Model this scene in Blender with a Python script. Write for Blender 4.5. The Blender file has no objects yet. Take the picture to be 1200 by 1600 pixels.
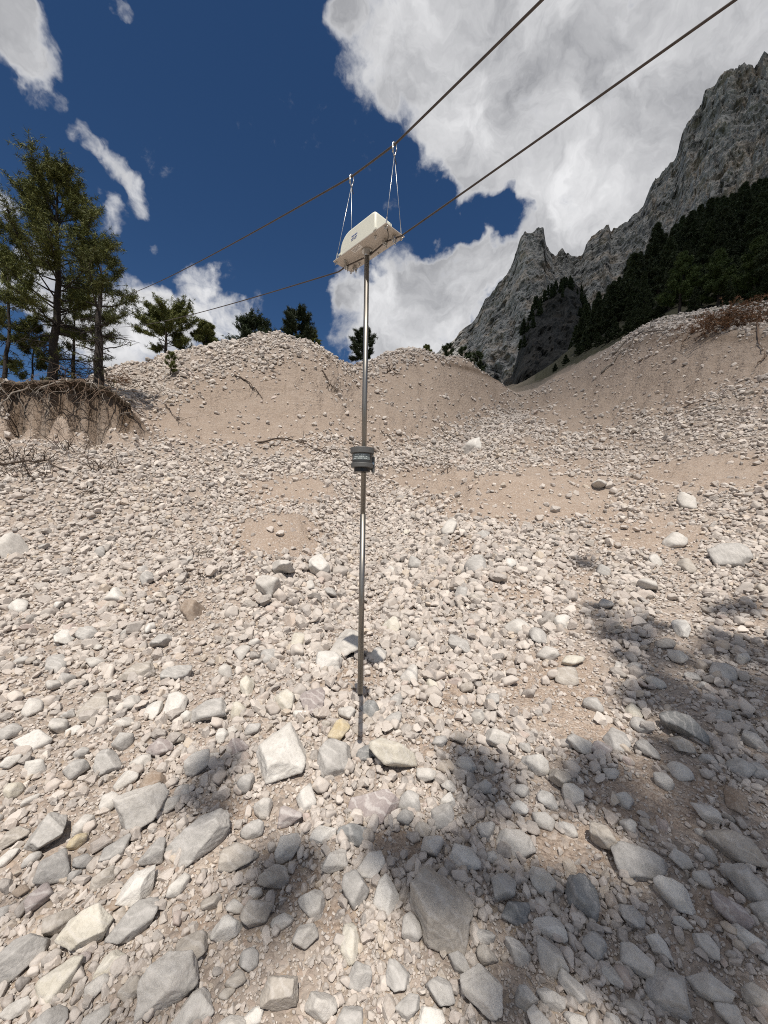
import bpy, bmesh, math, random
import numpy as np
from mathutils import Vector, Matrix

RAD = math.radians
scene = bpy.context.scene
COL = scene.collection
rng = np.random.default_rng(7)
random.seed(7)

# ------------------------------------------------------------------ camera
EYE = np.array([0.0, 0.0, 1.6])
ROLL = RAD(0.9)
FPX = 601.0                                   # focal length in pixels of the 1200 x 1600 photograph
RIGHT = np.array([math.cos(ROLL), 0, math.sin(ROLL)])
UP = np.array([-math.sin(ROLL), 0, math.cos(ROLL)])
FWD = np.array([0.0, 1.0, 0.0])
cam_data = bpy.data.cameras.new('camera')
cam = bpy.data.objects.new('camera', cam_data)
COL.objects.link(cam)
cam_data.sensor_fit = 'VERTICAL'
cam_data.sensor_height = 24.0
cam_data.lens = 24.0 * FPX / 1600.0
cam_data.clip_start = 0.05
cam_data.clip_end = 12000
m = Matrix(((RIGHT[0], UP[0], -FWD[0], EYE[0]), (RIGHT[1], UP[1], -FWD[1], EYE[1]),
            (RIGHT[2], UP[2], -FWD[2], EYE[2]), (0, 0, 0, 1)))
cam.matrix_world = m
scene.camera = cam


def unp(px, py, d):
    """world point seen at a pixel of the photograph, d metres ahead"""
    return EYE + d * (FWD + (px - 600.0) / FPX * RIGHT + (800.0 - py) / FPX * UP)


def proj(P):
    q = np.asarray(P, float) - EYE
    dd = np.where(np.abs(q[..., 1]) < 1e-6, 1e-6, q[..., 1])
    return 600 + FPX * (q @ RIGHT) / dd, 800 - FPX * (q @ UP) / dd


# ------------------------------------------------------------------ world, sun, exposure
SUN_EL = math.atan2(1.0, 0.5)
TO_SUN = np.array([0.02, -0.5, 1.0])
TO_SUN = TO_SUN / np.linalg.norm(TO_SUN)
world = bpy.data.worlds.new('World')
scene.world = world
world.use_nodes = True
WT = world.node_tree
WT.nodes.clear()


class NT:
    """small helper that writes node graphs"""
    def __init__(self, tree):
        self.t = tree

    def n(self, typ, **kw):
        nd = self.t.nodes.new(typ)
        for k, v in kw.items():
            setattr(nd, k, v)
        return nd

    def link(self, a, b):
        self.t.links.new(a, b)

    def put(self, sock, v):
        if isinstance(v, bpy.types.NodeSocket):
            self.link(v, sock)
        else:
            sock.default_value = v

    def math(self, op, a, b=0.0, c=0.0, clamp=False):
        nd = self.n('ShaderNodeMath', operation=op, use_clamp=clamp)
        self.put(nd.inputs[0], a)
        self.put(nd.inputs[1], b)
        self.put(nd.inputs[2], c)
        return nd.outputs[0]

    def vmath(self, op, a, b=None, scale=None):
        nd = self.n('ShaderNodeVectorMath', operation=op)
        self.put(nd.inputs[0], a)
        if b is not None:
            self.put(nd.inputs[1], b)
        if scale is not None:
            self.put(nd.inputs['Scale'], scale)
        return nd.outputs['Value'] if op in ('DOT_PRODUCT', 'LENGTH') else nd.outputs['Vector']

    def noise(self, vec, scale, detail=4.0, rough=0.55, dist=0.0, color=False):
        nd = self.n('ShaderNodeTexNoise')
        self.put(nd.inputs['Vector'], vec)
        nd.inputs['Scale'].default_value = scale
        nd.inputs['Detail'].default_value = detail
        nd.inputs['Roughness'].default_value = rough
        nd.inputs['Distortion'].default_value = dist
        return nd.outputs['Color'] if color else nd.outputs['Fac']

    def voronoi(self, vec, scale, feature='F1', out='Distance', rand=1.0):
        nd = self.n('ShaderNodeTexVoronoi', feature=feature)
        self.put(nd.inputs['Vector'], vec)
        nd.inputs['Scale'].default_value = scale
        nd.inputs['Randomness'].default_value = rand
        return nd.outputs[out]

    def mix(self, fac, a, b, blend='MIX'):
        nd = self.n('ShaderNodeMix', data_type='RGBA', blend_type=blend)
        self.put(nd.inputs[0], fac)
        self.put(nd.inputs[6], a if isinstance(a, bpy.types.NodeSocket) else (*a, 1.0))
        self.put(nd.inputs[7], b if isinstance(b, bpy.types.NodeSocket) else (*b, 1.0))
        return nd.outputs[2]

    def range(self, v, a, b, c=0.0, d=1.0, smooth=False):
        nd = self.n('ShaderNodeMapRange', interpolation_type='SMOOTHSTEP' if smooth else 'LINEAR', clamp=True)
        self.put(nd.inputs[0], v)
        for i, x in enumerate((a, b, c, d)):
            nd.inputs[1 + i].default_value = x
        return nd.outputs[0]

    def ramp(self, fac, stops, interp='LINEAR'):
        nd = self.n('ShaderNodeValToRGB')
        el = nd.color_ramp.elements
        nd.color_ramp.interpolation = interp
        while len(el) < len(stops):
            el.new(0.5)
        for e, (p, c) in zip(el, stops):
            e.position = p
            e.color = (*c, 1.0)
        self.put(nd.inputs[0], fac)
        return nd.outputs[0]


world.cycles.sampling_method = 'MANUAL'
world.cycles.sample_map_resolution = 256
w = NT(WT)
sky = w.n('ShaderNodeTexSky', sky_type='NISHITA')
sky.sun_disc = False
sky.sun_elevation = SUN_EL
sky.sun_rotation = RAD(180)
sky.altitude = 2200
sky.air_density = 1.0
sky.dust_density = 0.2
sky.ozone_density = 3.0
geo = w.n('ShaderNodeTexCoord').outputs['Generated']
# clouds: soft patches in the sky, broken up by noise
CLOUDS = [  # pixel x, y, radius, weight
    (600, 55, 120, .9), (720, 90, 170, 1.1), (880, 120, 220, 1.2), (1080, 60, 240, 1.2), (790, 235, 130, 1.0), (900, 290, 130, 1.0),
    (1020, 230, 180, 1.1), (1180, 200, 200, 1.1), (725, 185, 110, .7), (720, 290, 70, .6), (950, 380, 100, 1.0),
    (640, 445, 75, .8), (705, 440, 85, .9), (765, 398, 70, .9), (660, 500, 90, .8), (560, 500, 70, .7), (840, 400, 80, .9),
    (545, 450, 45, .5), (620, 540, 80, .6), (740, 480, 80, .8), (690, 520, 60, .8),
    (25, 45, 110, .62), (55, 115, 80, .55), (-40, 0, 150, 1.0), (-20, 270, 80, .8), (125, 225, 42, .5), (165, 262, 40, .5), (205, 298, 40, .5),
    (165, 335, 35, .5), (245, 370, 22, .4), (215, 480, 80, .9), (325, 445, 48, .65), (350, 515, 62, .75), (170, 540, 90, .9),
    (120, 480, 80, .7), (270, 520, 75, .8), (405, 495, 32, .4), (20, 430, 90, .7), (60, 380, 60, .5), (190, 12, 28, .4), (525, 10, 50, .6),
]
HOLES = [(1008, 0, 45, 1.0), (742, 146, 34, .8), (770, 345, 62, .9), (640, 590, 60, .3), (655, 170, 40, .5), (700, 345, 60, .8)]
warp = w.noise(geo, 5.0, 4.0, 0.6, color=True)
warp = w.vmath('SUBTRACT', warp, (0.5, 0.5, 0.5))
warp2 = w.vmath('SUBTRACT', w.noise(geo, 16.0, 4.0, 0.6, color=True), (0.5, 0.5, 0.5))
wd = w.vmath('ADD', geo, w.vmath('SCALE', warp, scale=0.17))
wd = w.vmath('ADD', wd, w.vmath('SCALE', warp2, scale=0.06))
wd = w.vmath('NORMALIZE', wd)
total = None
rr = random.Random(3)
blobs = []
for sign, lst in ((1, CLOUDS), (-1, HOLES)):
    for px, py, r, wt in lst:
        c = unp(px, py, 1.0) - EYE
        e = unp(px + (r if px < 600 else -r) * 0.7071, py + (r if py < 800 else -r) * 0.7071, 1.0) - EYE
        c, e = c / np.linalg.norm(c), e / np.linalg.norm(e)
        blobs.append((c, float(c @ e), sign * wt))
for k in range(26):                                # the sky goes on the same way all round
    az = RAD(rr.uniform(65, 295))
    el = RAD(rr.uniform(5, 85))
    c = np.array([math.sin(az) * math.cos(el), math.cos(az) * math.cos(el), math.sin(el)])
    blobs.append((c, math.cos(RAD(rr.uniform(10, 24))), 0.9))
for c, cr, wt in blobs:
    k = 1.0 / (1.0 - cr)
    v = w.math('MULTIPLY_ADD', w.vmath('DOT_PRODUCT', wd, tuple(c)), k, 1.0 - k, clamp=True)
    v = w.math('MULTIPLY_ADD', v, wt * 1.35, total if total is not None else 0.0)
    total = v
total = w.math('MINIMUM', total, 1.3)
fine = w.noise(geo, 11.0, 7.0, 0.62, 0.3)
field = w.math('MULTIPLY_ADD', w.math('SUBTRACT', fine, 0.5), 1.6, w.math('MULTIPLY', total, 0.92))
field = w.math('MULTIPLY_ADD', w.math('SUBTRACT', w.noise(wd, 34.0, 5.0, 0.65), 0.5), 0.6, field)
alpha = w.range(field, 0.24, 1.05, smooth=True)
core = w.range(field, 0.35, 1.5, smooth=True)
mott = w.noise(wd, 6.0, 6.0, 0.6, 0.4)
core = w.math('MULTIPLY', w.math('ADD', core, 0.28, clamp=True), w.range(mott, 0.30, 0.70, 0.0, 1.0))
fine2 = w.noise(wd, 22.0, 5.0, 0.6)
core = w.math('MULTIPLY_ADD', w.math('SUBTRACT', fine2, 0.5), 0.35, core, clamp=True)
cloud_col = w.mix(core, (9.4, 9.4, 9.5), (3.3, 3.35, 3.55))
hs = w.n('ShaderNodeHueSaturation')
hs.inputs['Hue'].default_value = 0.502
hs.inputs['Saturation'].default_value = 1.18
hs.inputs['Value'].default_value = 0.74
w.link(sky.outputs[0], hs.inputs['Color'])
col = w.mix(w.math('MULTIPLY', alpha, 0.97), hs.outputs[0], cloud_col)
bg = w.n('ShaderNodeBackground')
w.link(col, bg.inputs['Color'])
bg.inputs['Strength'].default_value = 0.10
wo = w.n('ShaderNodeOutputWorld')
w.link(bg.outputs[0], wo.inputs['Surface'])

sun_data = bpy.data.lights.new('sun', 'SUN')
sun_data.energy = 4.9
sun_data.angle = RAD(0.53)
sun_data.color = (1.0, 0.935, 0.845)
sun = bpy.data.objects.new('sun', sun_data)
COL.objects.link(sun)
sun.rotation_euler = Vector(TO_SUN).to_track_quat('Z', 'Y').to_euler()
sun.location = (0, -20, 40)

scene.view_settings.view_transform = 'Standard'
scene.view_settings.look = 'None'
scene.view_settings.gamma = 1.0
scene.view_settings.use_curve_mapping = False
scene.view_settings.exposure = -0.10
scene.render.engine = 'CYCLES'
scene.cycles.max_bounces = 6
scene.cycles.diffuse_bounces = 3
scene.cycles.transparent_max_bounces = 8
scene.cycles.use_denoising = False
scene.render.filter_size = 1.0
scene.cycles.filter_width = 1.0

# ------------------------------------------------------------------ helpers


def perlin(P, seed=0):
    """3-D gradient noise for an (n,3) array, about -1..1"""
    P = np.asarray(P, float)
    i = np.floor(P).astype(np.int64)
    f = P - i
    u = f * f * f * (f * (f * 6 - 15) + 10)

    def grad(ix, iy, iz, fx, fy, fz):
        h = (ix * 374761393 + iy * 668265263 + iz * 2147483647 + seed * 1274126177) & 0xFFFFFFFF
        h = ((h ^ (h >> 13)) * 1274126177) & 0xFFFFFFFF
        h = (h ^ (h >> 16))
        a = (h & 1023) * (2 * math.pi / 1024)
        zc = ((h >> 10) & 1023) / 511.5 - 1
        rc = np.sqrt(np.maximum(0, 1 - zc * zc))
        return rc * np.cos(a) * fx + rc * np.sin(a) * fy + zc * fz
    out = 0
    for dx in (0, 1):
        wx = u[:, 0] if dx else 1 - u[:, 0]
        for dy in (0, 1):
            wy = u[:, 1] if dy else 1 - u[:, 1]
            for dz in (0, 1):
                wz = u[:, 2] if dz else 1 - u[:, 2]
                out = out + wx * wy * wz * grad(i[:, 0] + dx, i[:, 1] + dy, i[:, 2] + dz, f[:, 0] - dx, f[:, 1] - dy, f[:, 2] - dz)
    return out * 1.5


def fbm(P, octv=4, gain=0.5, seed=0, ridged=False):
    a, s, tot = 1.0, 0.0, 0.0
    P = np.asarray(P, float)
    for k in range(octv):
        v = perlin(P * (2.03 ** k) + 17.3 * k, seed + k)
        if ridged:
            v = 1 - 2 * np.abs(v)
        s = s + a * v
        tot += a
        a *= gain
    return s / tot


def mesh_np(name, V, F, smooth=True, mat=None):
    """mesh from vertex array and an (n,3) or (n,4) face array, or a list of both"""
    me = bpy.data.meshes.new(name)
    V = np.asarray(V, np.float32)
    Fs = F if isinstance(F, list) else [F]
    Fs = [np.asarray(f, np.int32) for f in Fs if len(f)]
    loops = np.concatenate([f.ravel() for f in Fs])
    sizes = np.concatenate([np.full(len(f), f.shape[1], np.int32) for f in Fs])
    me.vertices.add(len(V))
    me.vertices.foreach_set('co', V.ravel())
    me.loops.add(len(loops))
    me.loops.foreach_set('vertex_index', loops)
    me.polygons.add(len(sizes))
    me.polygons.foreach_set('loop_start', np.concatenate([[0], np.cumsum(sizes)[:-1]]).astype(np.int32))
    me.polygons.foreach_set('loop_total', sizes)
    me.polygons.foreach_set('use_smooth', np.full(len(sizes), smooth, bool))
    me.update(calc_edges=True)
    if mat is not None:
        me.materials.append(mat)
    return me


def obj(name, me, parent=None, loc=None):
    o = bpy.data.objects.new(name, me)
    COL.objects.link(o)
    if parent is not None:
        o.parent = parent
    if loc is not None:
        o.location = Vector([float(x) for x in loc])
    return o


def tag(o, label, cat=None, group=None, kind=None):
    if label:
        o['label'] = label
    if cat:
        o['category'] = cat
    if group:
        o['group'] = group
    if kind:
        o['kind'] = kind
    return o


def empty(name, loc, label, cat, group=None):
    o = obj(name, None, loc=loc)
    o.empty_display_size = 0.2
    return tag(o, label, cat, group)


class MB:
    """collects tubes, boxes and prisms; build() gives ONE mesh object"""
    def __init__(self):
        self.V, self.Q, self.T, self.n = [], [], [], 0

    def add(self, V, Q=None, T=None):
        V = np.asarray(V, float)
        if Q is not None and len(Q):
            self.Q.append(np.asarray(Q) + self.n)
        if T is not None and len(T):
            self.T.append(np.asarray(T) + self.n)
        self.V.append(V)
        self.n += len(V)
        return self

    def tube(self, pts, rad, sides=8, cap=True):
        pts = np.asarray(pts, float)
        k = len(pts)
        rad = np.full(k, rad) if np.isscalar(rad) else np.asarray(rad, float)
        t = np.gradient(pts, axis=0)
        t /= np.linalg.norm(t, axis=1)[:, None] + 1e-12
        ref = np.array([0, 0, 1.0]) if abs(t[0, 2]) < 0.8 else np.array([1.0, 0, 0])
        a = np.cross(t[0], ref)
        a /= np.linalg.norm(a)
        ang = np.arange(sides) * 2 * math.pi / sides
        rings = []
        for i in range(k):
            a = a - t[i] * (a @ t[i])
            a /= np.linalg.norm(a) + 1e-12
            b = np.cross(t[i], a)
            rings.append(pts[i] + rad[i] * (np.cos(ang)[:, None] * a + np.sin(ang)[:, None] * b))
        V = np.concatenate(rings)
        j = np.arange(sides)
        jn = (j + 1) % sides
        Q = np.concatenate([np.stack([i * sides + j, i * sides + jn, (i + 1) * sides + jn, (i + 1) * sides + j], 1) for i in range(k - 1)])
        T = []
        if cap:
            V = np.concatenate([V, pts[:1], pts[-1:]])
            c0, c1 = k * sides, k * sides + 1
            T = [[c0, b_, a_] for a_, b_ in zip(j, jn)] + [[c1, (k - 1) * sides + a_, (k - 1) * sides + b_] for a_, b_ in zip(j, jn)]
        return self.add(V, Q, T)

    def box(self, lo, hi, M=None):
        (x0, y0, z0), (x1, y1, z1) = lo, hi
        V = np.array([[x0, y0, z0], [x1, y0, z0], [x1, y1, z0], [x0, y1, z0], [x0, y0, z1], [x1, y0, z1], [x1, y1, z1], [x0, y1, z1]])
        if M is not None:
            V = V @ np.asarray(M).T
        return self.add(V, [[0, 3, 2, 1], [4, 5, 6, 7], [0, 1, 5, 4], [1, 2, 6, 5], [2, 3, 7, 6], [3, 0, 4, 7]])

    def cyl(self, c, r, z0, z1, sides=24, r2=None):
        c = np.asarray(c, float)
        return self.tube([c + [0, 0, z0], c + [0, 0, z1]], [r, r if r2 is None else r2], sides)

    def build(self, name, mat, parent=None, loc=None, smooth=False, off=None):
        V = np.concatenate(self.V)
        if off is not None:
            V = V - np.asarray(off)
        F = []
        if self.Q:
            F.append(np.concatenate(self.Q))
        if self.T:
            F.append(np.concatenate(self.T))
        me = mesh_np(name, V, F, smooth, mat)
        return obj(name, me, parent, loc)


def bevel(o, width, seg=2, angle=0.6):
    bm = bmesh.new()
    bm.from_mesh(o.data)
    bmesh.ops.remove_doubles(bm, verts=bm.verts, dist=1e-6)
    bm.normal_update()
    es = [e for e in bm.edges if len(e.link_faces) == 2 and e.calc_face_angle(0) > angle]
    bmesh.ops.bevel(bm, geom=es, offset=width, segments=seg, profile=0.5, affect='EDGES')
    bm.to_mesh(o.data)
    bm.free()
    return o


def mat_new(name):
    mt = bpy.data.materials.new(name)
    mt.use_nodes = True
    t = NT(mt.node_tree)
    bsdf = mt.node_tree.nodes['Principled BSDF']
    return mt, t, bsdf


def bump(t, bsdf, h, strength, dist):
    b = t.n('ShaderNodeBump')
    b.inputs['Strength'].default_value = strength
    b.inputs['Distance'].default_value = dist
    t.put(b.inputs['Height'], h)
    t.link(b.outputs[0], bsdf.inputs['Normal'])
    return b


def simple_mat(name, col, rough=0.6, metal=0.0, var=0.15, scale=30.0, bumpd=0.0):
    mt, t, b = mat_new(name)
    co = t.n('ShaderNodeTexCoord').outputs['Object']
    nz = t.noise(co, scale, 5.0, 0.6)
    lo = tuple(c * (1 - var) for c in col)
    hi = tuple(min(1, c * (1 + var)) for c in col)
    t.link(t.mix(nz, lo, hi), b.inputs['Base Color'])
    t.put(b.inputs['Roughness'], t.range(nz, 0.3, 0.7, max(0.05, rough - 0.08), min(1, rough + 0.08)))
    b.inputs['Metallic'].default_value = metal
    if bumpd:
        bump(t, b, nz, 0.6, bumpd)
    return mt

# ------------------------------------------------------------------ terrain
CTRL = {  # pixel column: (distance ahead, pixel row) pairs along that column
    -250: [(1.2, 1610), (2.3, 1185), (3.5, 1030), (5, 930), (7, 842), (9, 768), (11, 700), (12.4, 655), (13.3, 648), (16, 655), (25, 640), (60, 650)],
    0: [(1.2, 1600), (2.3, 1180), (3.5, 1028), (5, 930), (7, 845), (9, 765), (11, 700), (12.4, 655), (13.2, 648), (16, 655), (25, 640), (60, 650)],
    100: [(1.2, 1600), (2.3, 1179), (3.5, 1028), (5, 930), (7, 848), (9.5, 760), (11.3, 700), (12.6, 657), (13.5, 650), (16, 655), (22, 640), (60, 650)],
    180: [(10, 752), (13, 672), (15, 652), (18, 626), (22, 592), (25, 580), (30, 590), (60, 650)],
    250: [(7, 850), (10.5, 755), (14, 676), (18, 622), (22, 586), (25, 562), (29, 575), (60, 650)],
    330: [(2.3, 1179), (5, 931), (11, 758), (14.5, 690), (19, 630), (23, 575), (26.5, 545), (31, 565), (60, 650)],
    440: [(3.5, 1028), (7, 850), (11, 768), (14.5, 708), (19, 640), (24, 563), (27.5, 529), (32, 550), (60, 640)],
    520: [(5, 931), (11, 775), (15.5, 716), (20, 650), (25, 590), (29, 559), (34, 575), (60, 640)],
    565: [(12, 765), (17, 712), (22, 656), (28, 606), (32, 580), (40, 590), (60, 620)],
    600: [(1.2, 1600), (2.3, 1180), (3.5, 1028), (5, 931), (7, 850), (10, 790), (14, 744), (18, 708), (24, 655), (31, 590), (36, 556), (42, 570), (70, 620)],
    660: [(14, 742), (19, 704), (26, 658), (33, 596), (40, 550), (47, 565), (80, 620)],
    730: [(7, 848), (14, 740), (20, 696), (28, 655), (38, 608), (46, 570), (54, 590), (90, 620)],
    775: [(20, 694), (30, 650), (42, 620), (52, 590), (60, 600), (90, 618)],
    810: [(5, 931), (10, 788), (14, 738), (20, 692), (30, 654), (45, 630), (70, 611), (100, 602), (130, 600), (220, 600)],
    860: [(14, 732), (20, 688), (30, 650), (45, 622), (60, 602), (75, 590), (100, 588), (200, 588)],
    900: [(1.2, 1600), (2.3, 1179), (3.5, 1025), (6, 888), (10, 785), (15, 726), (22, 674), (32, 634), (45, 598), (54, 574), (64, 568), (100, 562), (200, 552)],
    960: [(8, 822), (12, 752), (18, 692), (26, 640), (36, 580), (44, 545), (50, 540), (100, 520), (200, 510)],
    1000: [(3.5, 1020), (5, 922), (8, 815), (12, 745), (18, 680), (26, 618), (33, 560), (38, 524), (45, 515), (90, 465), (150, 430), (280, 420)],
    1100: [(5, 915), (8, 800), (12, 716), (17, 648), (23, 576), (28, 515), (31, 503), (40, 490), (80, 425), (150, 365), (240, 350)],
    1200: [(1.2, 1600), (2.3, 1170), (3.5, 1010), (5, 905), (8, 775), (12, 690), (16, 614), (20, 552), (24, 512), (28, 498), (36, 475), (60, 405), (120, 335), (220, 310)],
    1450: [(1.2, 1600), (2.3, 1150), (3.5, 980), (5, 860), (8, 735), (11, 650), (15, 560), (19, 500), (24, 480), (40, 430), (120, 300), (220, 290)],
}
RC = 18.2                                       # radius of the eroded step in the bank on the left


def step_h(th, r):
    """eroded bank edge on the left: a near vertical step"""
    edge = RC + 0.10 * np.sin(th * 19) + 0.12 * np.sin(th * 47 + 1) + 0.12 * np.sin(th * 113) + 0.08 * np.sin(th * 223 + 2) + (th + 0.75) * -13.0
    a = np.clip((r - edge) / 0.38 + 0.5, 0, 1)
    a = a * a * (3 - 2 * a)
    k = np.clip((-0.54 - th) / 0.10, 0, 1)
    k = k * k * (3 - 2 * k)
    tal = .85 * np.exp(-((r - edge + .62) / .62) ** 2) * (1 + .5 * np.sin(th * 61) + .3 * np.sin(th * 151 + 1)) * (r < edge + 1) * (th < 0)
    return (1.75 * a * k + tal * k) * np.clip((th + 2.2) / 0.6, 0, 1)


cp = []
for px, lst in CTRL.items():
    for d, py in lst:
        P = unp(px, py, d)
        cp.append((math.atan2(P[0], P[1]), math.hypot(P[0], P[1]), P[2]))
for th in (-180, -140, -100, 100, 140, 180):
    for r, zz in ((0.8, 0), (2.5, -0.05), (8, -0.5), (25, -2.0), (80, -8), (300, -30)):
        if abs(th) == 100:
            zz = zz * 0.3 + (0.25 * max(0, r - 6) if r < 90 else 40)
        cp.append((RAD(th), r, zz))
for th in np.linspace(-150, 150, 9):
    cp.append((RAD(th), 0.5, 0.0))
cp = np.array(cp)
CT, CR, CZ = cp.T
CX = np.stack([CT * 1.6, np.log(CR)], 1)
CV = (CZ - step_h(CT, CR)) / CR


def tps(d2):
    return 0.5 * d2 * np.log(d2 + 1e-12)


n = len(CX)
K = tps(((CX[:, None] - CX[None]) ** 2).sum(-1)) + np.eye(n) * 2e-3
Pm = np.c_[np.ones(n), CX]
A = np.block([[K, Pm], [Pm.T, np.zeros((3, 3))]])
WGT = np.linalg.solve(A, np.r_[CV, np.zeros(3)])


def base_h(th, r):
    Q = np.stack([th * 1.6, np.log(r)], 1)
    out = np.empty(len(Q))
    for s in range(0, len(Q), 20000):
        q = Q[s:s + 20000]
        out[s:s + 20000] = tps(((q[:, None] - CX[None]) ** 2).sum(-1)) @ WGT[:n] + WGT[n] + q @ WGT[n + 1:]
    return out * r + step_h(th, r)


TH = np.concatenate([np.linspace(-math.pi, RAD(-62), 40, endpoint=False), np.linspace(RAD(-62), RAD(62), 500), np.linspace(RAD(62), math.pi, 41)[1:]])
NT_ = len(TH)
RR = np.concatenate([np.exp(np.linspace(math.log(0.35), math.log(60), 380)), np.exp(np.linspace(math.log(60), math.log(240), 36))[1:]])
NR = len(RR)
tg, rg = np.meshgrid(TH, RR, indexing='ij')
tf, rf = tg.ravel(), rg.ravel()
gx, gy = rf * np.sin(tf), rf * np.cos(tf)
gz = base_h(tf, rf)
P3 = np.stack([gx, gy, np.zeros_like(gx)], 1)
amp = np.clip(rf / 14, 0.12, 1.6)
nz = fbm(P3 * 0.55, 3, 0.5, 1) * 0.22 * amp + fbm(P3 * 2.1, 3, 0.55, 9) * 0.05 * np.clip(rf / 4, 0.5, 2.2)
nz += fbm(P3 * 7.0, 2, 0.55, 19) * 0.016
rill = fbm(np.stack([tf * 26, np.log(rf) * 2.0, 0 * tf], 1), 3, 0.55, 31)
nz += (rill * 0.30 + 0.10 * fbm(np.stack([tf * 60, np.log(rf) * 3.0, 0 * tf], 1), 3, 0.6, 37, True)) * np.clip((rf - 13) / 14, 0, 1)
nz += fbm(P3 * 0.9, 4, 0.6, 41) * 0.14 * np.clip((rf - 9) / 10, 0, 1)
hill = np.clip((rf - 15) / 8, 0, 1) * np.clip((0.34 - tf) / .1, 0, 1) * (gy > 0) * np.clip((70 - rf) / 10, 0, 1)
nz += hill * (fbm(P3 * 0.30, 4, 0.55, 51) * 0.45 + fbm(P3 * 0.8, 5, 0.62, 53, True) * 0.22)
rightb = np.clip((rf - 18) / 8, 0, 1) * np.clip((tf - 0.36) / .1, 0, 1) * np.clip((60 - rf) / 10, 0, 1)
nz += rightb * fbm(P3 * 0.7, 5, 0.62, 57, True) * 0.22
# the gully that the last flood cut, and its low levees
gl = np.array([unp(*q)[:2] for q in ((560, 1000, 4.0), (588, 900, 5.6), (598, 800, 9.5), (640, 733, 15), (700, 692, 20), (752, 656, 30), (800, 628, 45), (812, 610, 72))])
dg_, fg_ = np.full(len(gx), 1e9), np.zeros(len(gx))
for i in range(len(gl) - 1):
    a_, b_ = gl[i], gl[i + 1]
    ab = b_ - a_
    u_ = np.clip(((gx - a_[0]) * ab[0] + (gy - a_[1]) * ab[1]) / (ab @ ab), 0, 1)
    dd_ = np.hypot(gx - a_[0] - u_ * ab[0], gy - a_[1] - u_ * ab[1])
    fg_ = np.where(dd_ < dg_, (i + u_) / (len(gl) - 1), fg_)
    dg_ = np.minimum(dg_, dd_)
wdt = .55 + 2.4 * fg_
gdep = (.16 + 1.0 * fg_) * np.clip(fg_ / .12, 0, 1)
dg2 = dg_ + .3 * wdt * fbm(P3 * .8, 2, .5, 61)
gz = gz - gdep * np.exp(-(dg2 / wdt) ** 2) + .45 * gdep * np.exp(-((dg2 - 1.9 * wdt) / (.7 * wdt)) ** 2)
keep = np.clip((rf - 0.5) / 1.2, 0, 1)
gz = gz + nz * keep
for px, py, d, a, s in ((820, 800, 10.5, .55, 1.5), (430, 852, 7.2, .26, .8), (690, 765, 12.5, .45, 1.2), (930, 770, 11.5, .4, 1.0), (300, 780, 10.0, .35, 1.1), (1080, 800, 9, .3, .9), (300, 905, 5.6, .12, .8), (980, 860, 6.6, .15, 1.0), (1160, 880, 5.4, .12, .7)):
    c = unp(px, py, d)
    gz += a * np.exp(-(((gx - c[0]) ** 2 + (gy - c[1]) ** 2) / s ** 2))
GZ = gz.reshape(NT_, NR)
# level the top of the left bank: its rim runs almost horizontally through the picture
edge_t = RC + 0.10 * np.sin(TH * 19) + 0.12 * np.sin(TH * 47 + 1) + (TH + 0.75) * -13.0
ct = np.zeros(NT_)
for i in range(NT_):
    if -1.1 < TH[i] < -0.5:
        r_ = edge_t[i] + .55
        zc_ = np.interp(r_, RR, GZ[i])
        px_ = 600 + FPX * math.tan(TH[i])
        zd_ = unp(px_, 601 + max(0, px_ - 150) * .08, r_ * math.cos(TH[i]))[2]
        ct[i] = zd_ - zc_
fade_t = np.clip((-0.53 - TH) / .13, 0, 1) * np.clip((TH + 1.1) / .12, 0, 1)
ct = np.where(np.abs(ct) > 3, 0, ct) * fade_t
rw = np.clip((RR[None] - edge_t[:, None] + .25) / .5, 0, 1)
rw = rw * rw * (3 - 2 * rw) * np.clip(1 - (RR[None] - edge_t[:, None] - 3) / 7, 0, 1)
GZ = GZ + ct[:, None] * rw
gz = GZ.ravel()
LR = np.log(RR)


def height(x, y):
    x, y = np.atleast_1d(np.asarray(x, float)), np.atleast_1d(np.asarray(y, float))
    th, lr = np.arctan2(x, y), np.log(np.clip(np.hypot(x, y), RR[0], RR[-1]))
    i = np.clip(np.searchsorted(TH, th) - 1, 0, NT_ - 2)
    j = np.clip(np.searchsorted(LR, lr) - 1, 0, NR - 2)
    a = np.clip((th - TH[i]) / (TH[i + 1] - TH[i]), 0, 1)
    b = np.clip((lr - LR[j]) / (LR[j + 1] - LR[j]), 0, 1)
    return (GZ[i, j] * (1 - a) + GZ[i + 1, j] * a) * (1 - b) + (GZ[i, j + 1] * (1 - a) + GZ[i + 1, j + 1] * a) * b


def hz(x, y):
    return float(height(x, y)[0])


def normal(x, y, e=0.06):
    e = np.maximum(e, np.hypot(x, y) * 0.02)
    nx = (height(x - e, y) - height(x + e, y)) / (2 * e)
    ny = (height(x, y - e) - height(x, y + e)) / (2 * e)
    N = np.stack([nx, ny, np.ones_like(nx)], 1)
    return N / np.linalg.norm(N, axis=1)[:, None]


def hit(px, py, d0=0.9, d1=140.0):
    """point of the ground that the photograph shows at a pixel"""
    d = np.exp(np.linspace(math.log(d0), math.log(d1), 2600))
    P = EYE + d[:, None] * (FWD + (px - 600.0) / FPX * RIGHT + (800.0 - py) / FPX * UP)[None]
    g = height(P[:, 0], P[:, 1]) - P[:, 2]
    k = np.argmax(g > 0)
    if g[k] <= 0:
        k = np.argmax(g)
    return np.array([P[k, 0], P[k, 1], hz(P[k, 0], P[k, 1])])


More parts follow.
